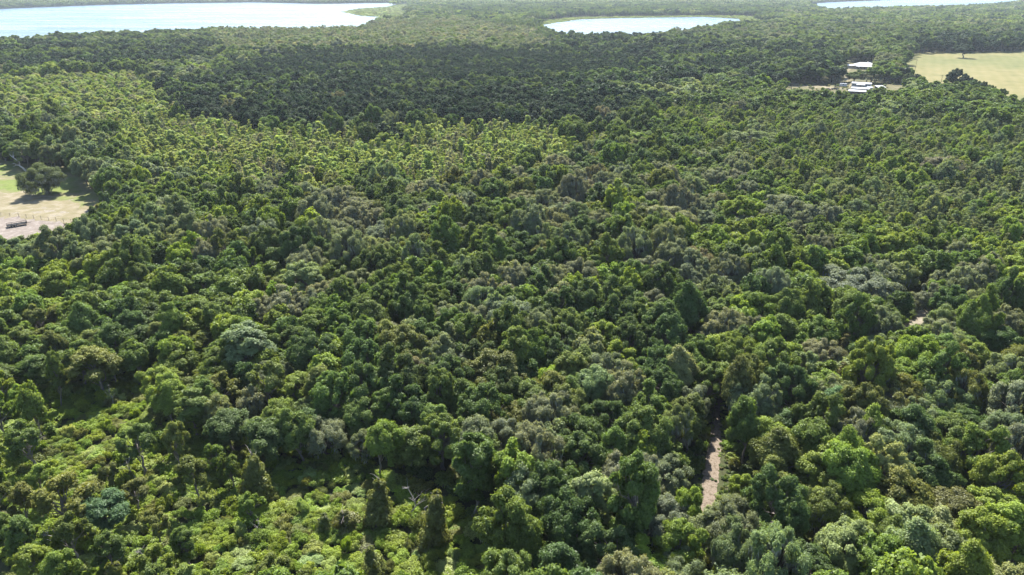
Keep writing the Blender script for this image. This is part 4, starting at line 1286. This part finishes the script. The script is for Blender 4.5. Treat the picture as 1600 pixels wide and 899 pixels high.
def gable(x0, x1, y0, y1, z0, z1, ov=.4, th=.12):
    """gable roof, ridge along x"""
    ym = (y0 + y1) / 2
    vs = [(x0 - ov, y0 - ov, z0), (x1 + ov, y0 - ov, z0), (x1 + ov, ym, z1), (x0 - ov, ym, z1), (x0 - ov, y1 + ov, z0), (x1 + ov, y1 + ov, z0)]
    vs += [(a, b, c - th) for a, b, c in vs]
    return vs, [(0, 1, 2, 3), (3, 2, 5, 4), (6, 9, 8, 7), (9, 10, 11, 8), (0, 6, 7, 1), (4, 5, 11, 10), (0, 3, 9, 6), (3, 4, 10, 9), (1, 7, 8, 2), (2, 8, 11, 5)]

def hip(x0, x1, y0, y1, z0, z1, ov=.6, th=.15):
    ym = (y0 + y1) / 2; k = (y1 - y0) / 2 + ov
    a, b, c, d = x0 - ov, x1 + ov, y0 - ov, y1 + ov
    vs = [(a, c, z0), (b, c, z0), (b, d, z0), (a, d, z0), (a + k, ym, z1), (b - k, ym, z1), (a, c, z0 - th), (b, c, z0 - th), (b, d, z0 - th), (a, d, z0 - th)]
    return vs, [(0, 1, 5, 4), (1, 2, 5), (2, 3, 4, 5), (3, 0, 4), (0, 6, 7, 1), (1, 7, 8, 2), (2, 8, 9, 3), (3, 9, 6, 0), (6, 9, 8, 7)]

# farmhouse
h = site('farmhouse', 1351, 108.5, 0.12, 'cream farmhouse with wide white hipped metal roof behind the yard trees', 'house')
part('wall', M_WALL, h, [(-9.5, 9.5, 0, 10, 0, 3.1)])
rf = part('roof', M_ROOF, h, polys=[hip(-9.5, 9.5, 0, 10, 3.15, 5.9)])
part('chimney', M_WALL, rf, [(2.0, 2.9, 6.4, 7.3, 4.2, 6.6)])
part('side_roof', M_ROOF, h, polys=[gable(-16, -10.2, 2, 9, 2.7, 3.5)])
part('side_wall', M_WALL, h, [(-15.6, -10.2, 2.4, 8.6, 0, 2.62)])
part('porch_roof', M_ROOF, h, polys=[([(-8, -3.2, 2.62), (8, -3.2, 2.62), (8, -.62, 2.95), (-8, -.62, 2.95), (-8, -3.2, 2.52), (8, -3.2, 2.52), (8, -.62, 2.85), (-8, -.62, 2.85)],
     [(0, 1, 2, 3), (4, 7, 6, 5), (0, 4, 5, 1), (1, 5, 6, 2), (2, 6, 7, 3), (3, 7, 4, 0)])])
for x in (-7.6, -3.8, 0, 3.8, 7.6):
    part('porch_post', M_WHITE, h, [(x - .09, x + .09, -3.05, -2.87, 0, 2.5)])
dr = part('door', M_DOOR, h, [(-.5, .5, -.05, .03, 0, 2.1)])
part('handle', M_STEEL, dr, [(.32, .4, -.12, -.055, .95, 1.1)])
for x in (-7, -3.6, 3.6, 7): window(h, x, 0, .9, 1.5, 1.3)

# mobile home
h = site('mobile_home', 1345, 137.5, -0.05, 'long white mobile home standing across the middle of the yard', 'mobile home')
part('wall', M_WHITE, h, [(-7, 7, 0, 4.6, .6, 3.2)])
part('skirting', M_SKIRT, h, [(-6.9, 6.9, .1, 4.5, 0, .58)])
part('roof', M_ROOF, h, polys=[gable(-7, 7, 0, 4.6, 3.24, 3.95, .2)])
part('porch_deck', M_POST, h, [(-3.4, 2.6, -2.6, -.06, .35, .5)])
pr = part('porch_roof', M_ROOF, h, polys=[([(-3.6, -2.9, 2.5), (2.8, -2.9, 2.5), (2.8, -.08, 2.85), (-3.6, -.08, 2.85), (-3.6, -2.9, 2.4), (2.8, -2.9, 2.4), (2.8, -.08, 2.75), (-3.6, -.08, 2.75)],
     [(0, 1, 2, 3), (4, 7, 6, 5), (0, 4, 5, 1), (1, 5, 6, 2), (2, 6, 7, 3), (3, 7, 4, 0)])])
for x in (-3.3, -.4, 2.5): part('porch_post', M_WHITE, h, [(x - .06, x + .06, -2.75, -2.63, 0, 2.4)])
dr = part('door', M_DOOR, h, [(-.9, 0, -.05, .03, .62, 2.6)])
part('handle', M_STEEL, dr, [(-.16, -.1, -.11, -.055, 1.5, 1.65)])
for x in (-5.9, -4.4, 3.7, 5.6): window(h, x, 0, 1.5, 1.1, 1.0)

def open_shed(px, py, wd, dp, z0, z1, turn, label, bays=4):
    s = site('open_shed', px, py, turn, label, 'shed', 'sheds in the yard')
    vs = [(-wd / 2, 0, z0), (wd / 2, 0, z0), (wd / 2, dp, z1), (-wd / 2, dp, z1)]
    vs += [(a, b, c - .12) for a, b, c in vs]
    part('roof', M_ROOF, s, polys=[(vs, [(0, 1, 2, 3), (4, 7, 6, 5), (0, 4, 5, 1), (1, 5, 6, 2), (2, 6, 7, 3), (3, 7, 4, 0)])])
    part('back_wall', M_SKIRT, s, [(-wd / 2 + .2, wd / 2 - .2, dp - .45, dp - .3, 0, z1 - .2)])
    for i in range(bays + 1):
        x = -wd / 2 + .25 + (wd - .5) * i / bays
        part('post', M_POST, s, [(x - .08, x + .08, .2, .36, 0, z0 - .11)])
    return s
open_shed(1338.5, 148.5, 12, 6, 2.4, 2.9, .02, 'low white-roofed open shed in front of the mobile home, closest to the trees')
open_shed(1343, 144.3, 13, 5, 2.5, 3.0, -.05, 'long white-roofed open shed between the mobile home and the lower shed')
open_shed(1378, 142.0, 6.5, 6, 2.2, 3.2, .55, 'white-roofed carport standing alone right of the mobile home', 2)

def hut(name, px, py, wd, dp, z0, z1, turn, label):
    s = site(name, px, py, turn, label, 'shed', 'sheds in the yard')
    part('wall', M_WHITE, s, [(-wd / 2, wd / 2, 0, dp, 0, z0)])
    part('roof', M_ROOF, s, polys=[gable(-wd / 2, wd / 2, 0, dp, z0 + .05, z1, .25)])
    d_ = part('door', M_DOOR, s, [(-.5, .5, -.05, .03, 0, 1.9)])
    part('handle', M_STEEL, d_, [(.3, .38, -.11, -.055, .95, 1.05)])
hut('garden_shed', 1358.5, 142.3, 3.6, 3.4, 2.2, 3.1, .3, 'small white shed at the right end of the mobile home')
hut('garden_shed', 1381.5, 107.0, 4.0, 3.4, 2.2, 3.1, -.2, 'small white shed right of the farmhouse')
hut('garden_shed', 1438, 130.5, 4.5, 3.2, 2.2, 3.0, .4, 'small white-roofed shed at the corner of the hay field')

def wheel(parent, c, r, w):
    t_ = cyl_part('wheel', M_RUBBER, parent, c, 'y', r, w)
    rim = cyl_part('rim', M_STEEL, t_, (0, 0, 0), 'z', r * .55, w * 1.08)

# parked vehicles and trailers
def car(px, py, turn, paint, label, pickup):
    s = site('parked_car', px, py, turn, label, 'car', 'cars parked in the yard')
    L = 5.2 if pickup else 4.6
    prof = [(-L / 2, .45), (L / 2, .45), (L / 2, .95), (L * .22, 1.05), (L * .12, 1.62), (-L * .12, 1.66), (-L * .2, 1.05), (-L / 2, 1.0)] if pickup else \
           [(-L / 2, .4), (L / 2, .4), (L / 2, .85), (L * .2, .98), (L * .06, 1.45), (-L * .25, 1.47), (-L * .42, 1.0), (-L / 2, .9)]
    n = len(prof)
    vs = [(x, -.88, z) for x, z in prof] + [(x, .88, z) for x, z in prof]
    part('body', paint, s, polys=[(vs, [tuple(range(n)), tuple(range(2 * n - 1, n - 1, -1))] + [(i, (i + 1) % n, n + (i + 1) % n, n + i) for i in range(n)])], bevel=.05)
    part('side_window', M_GLASS, s, [(-L * .1, L * .08, -.93, -.89, 1.08, 1.42)])
    part('windscreen', M_GLASS, s, polys=[([(L * .20, -.7, 1.10), (L * .20, .7, 1.10), (L * .125, .7, 1.52), (L * .125, -.7, 1.52)], [(0, 1, 2, 3)])])
    for x in (-L * .31, L * .31):
        for y in (-.84, .84): wheel(s, (x, y, .34), .34, .22)
car(1304, 140.5, .2, M_DARKCAR, 'dark pickup parked left of the mobile home', True)
car(1294, 141.0, -.3, M_REDBROWN, 'rust-brown car parked farther left of the dark pickup', False)
car(1312, 131.5, .1, M_DARKCAR, 'dark car parked below the drive to the farmhouse', False)

s = site('box_trailer', 1317, 136, .05, 'white box trailer parked left of the mobile home', 'trailer')
part('body', M_WHITE, s, [(-2.6, 2.6, -1.0, 1.0, .6, 2.6)], bevel=.1)
part('window', M_GLASS, s, [(-.6, .6, -1.04, -1.005, 1.5, 2.1)])
part('drawbar', M_STEEL, s, [(2.6, 3.8, -.05, .05, .55, .65)])
for x in (-.5, .5):
    for y in (-.95, .95): wheel(s, (x, y, .34), .34, .2)

s = site('small_boat', 1389, 124.5, .7, 'small white boat hull lying by the trees right of the mobile home', 'boat')
hv = []
for i, (x, w_, k) in enumerate([(-2.4, .8, .0), (-1.2, .95, 0), (0.4, .9, .05), (1.7, .55, .18), (2.5, .05, .4)]):
    hv += [(x, -w_, .95 + k * .4), (x, -w_ * .65, .35 + k), (x, w_ * .65, .35 + k), (x, w_, .95 + k * .4)]
fs = []
for i in range(4):
    for j in range(3): fs.append((i * 4 + j, i * 4 + j + 1, i * 4 + j + 5, i * 4 + j + 4))
fs.append((0, 3, 2, 1))
part('hull', M_WHITE, s, polys=[(hv, fs)])
part('bench', M_POST, s, [(-.9, -.6, -.84, .84, .7, .75)])
part('bench', M_POST, s, [(.5, .8, -.72, .72, .72, .77)])
part('cradle', M_STEEL, s, [(-1.6, -1.45, -.8, .8, .0, .34), (1.0, 1.15, -.5, .5, 0, .40)])

# utility poles by the hay field
for px, py, lb in ((1468, 139, 'timber utility pole at the edge of the hay field beside the dark clump'), (1429, 112, 'timber utility pole at the far corner of the hay field')):
    s = site('utility_pole', px, py, .3, lb, 'utility pole', 'utility poles')
    g = Geo(); tube(g, [(0, 0, -.2), (0, 0, 5), (0, 0, 10.5)], [.17, .15, .11], 8)
    link(bpy.data.objects.new('post', g.mesh('pole_post', [M_POST])), s)
    part('crossarm', M_POST, s, [(-1.1, 1.1, .115, .23, 9.6, 9.75)])
    for x in (-.95, 0, .95): part('insulator', M_WHITE, s, [(x - .05, x + .05, .12, .22, 9.755, 9.95)])

# pasture: leaning dead tree, lone oak, black trailer, fence
x, y = P(77, 302.5)
lone = dict(kind='lone', x=x, y=y, r=8.9, h=10.4, tint='sage')
root = place(lone, 77)
tag(root, 'lone spreading oak hung with moss in the open pasture', 'live oak')
x, y = P(41, 268)
root = empty('dead_tree', (x, y, 0), .3)
t_, _, _ = bare_tree(611, 9.5, .04, .34, 6, .42)
link(bpy.data.objects.new('trunk', t_.mesh('leaning_trunk', [M_WHITEWOOD])), root)
root.rotation_euler = (0, math.radians(-38), 0)
tag(root, 'leaning bare white tree at the back of the pasture', 'dead tree', 'dead trees')

s = site('flatbed_trailer', 27, 353.5, .03, 'long low black trailer parked on the bare dirt lot', 'trailer')
part('bed', M_BLACK, s, [(-2.9, 2.9, -1.05, 1.05, .55, .78)])
for y in (-1.0, 1.0):
    part('side_rail', M_BLACK, s, [(-2.9, 2.9, y - .04, y + .04, 1.12, 1.22)])
    for x in (-2.8, -1.4, 0, 1.4, 2.8):
        part('stake', M_BLACK, s, [(x - .04, x + .04, y - .035, y + .035, .785, 1.115)])
part('headboard', M_BLACK, s, [(2.8, 2.9, -.96, .96, .785, 1.55)])
part('drawbar', M_BLACK, s, [(2.9, 4.2, -.06, .06, .5, .62)])
for x in (-1.3, -.4):
    for y in (-1.16, 1.16): wheel(s, (x, y, .36), .36, .2)

def wire_fence(name, pts, gap, hgt, label, wires=4, r=.055, wr=.012):
    a = empty(name, (*pts[0], 0.04), 0)
    tag(a, label, 'fence')
    o = np.array([*pts[0], 0.0])
    P3 = [np.array([*p, 0.0]) - o for p in pts]
    posts = []
    for p, q in zip(P3[:-1], P3[1:]):
        n = max(1, int(np.linalg.norm(q - p) / gap))
        posts += [p + (q - p) * i / n for i in range(n)]
    posts.append(P3[-1])
    rr = random.Random(4)
    g = Geo(); tube(g, [(0, 0, -.2), (0, 0, hgt * .5), (0, 0, hgt)], [r, r, r * .9], 6)
    pm = g.mesh(name + '_post', [M_POST])
    for p in posts:
        k = link(bpy.data.objects.new('post', pm), a)
        k.location = p; k.rotation_euler = (rr.gauss(0, .03), rr.gauss(0, .03), 0); k.scale = (1, 1, rr.uniform(.93, 1.08))
    for w_ in range(wires):
        z = hgt * (.25 + .68 * w_ / max(1, wires - 1))
        g = Geo()
        tube(g, [p + np.array([0, -r - wr, z]) for p in posts], [wr] * len(posts), 4)
        link(bpy.data.objects.new('wire', g.mesh('wire', [M_WIRE])), a)
wire_fence('wire_fence', [P(-40, 334), P(30, 339.5), P(112, 349)], 3.2, 1.35, 'post-and-wire fence between the pasture and the bare dirt lot', 4, .07, .014)
wire_fence('wire_fence', [P(1102, 730), P(1108.5, 690), P(1114, 652), P(1121, 610)], 2.6, 1.4, 'post-and-wire fence along the left side of the sandy track', 5, .07, .014)
sheet('yard_drive', W([(1188, 133), (1240, 131.5), (1300, 135.5), (1330, 139), (1322, 126), (1316, 112), (1326, 106), (1330, 108), (1322, 116), (1328, 126), (1342, 140), (1300, 139), (1240, 135.5), (1190, 136)]), 0.07, M_DRY, rough_edge=.7, seg=3)

# ------------------------------------------------------------------ haze: the air over the whole scene
bm = bmesh.new()
box_geo(bm, -5700, 5700, -400, 6900, -1.5, 80)
bmesh.ops.recalc_face_normals(bm, faces=bm.faces)
me = bpy.data.meshes.new('haze'); bm.to_mesh(me); bm.free()
m, nt, out = new_mat('haze_air')
v_ = nd(nt, 'ShaderNodeVolumePrincipled')
v_.inputs['Color'].default_value = (.78, .89, 1, 1)
v_.inputs['Density'].default_value = 0.00006
v_.inputs['Anisotropy'].default_value = 0.2
nt.links.new(v_.outputs[0], out.inputs['Volume'])
me.materials.append(m)
o = link(bpy.data.objects.new('haze', me))
tag(o, 'thin pale summer haze over the woods and lakes', kind='stuff')
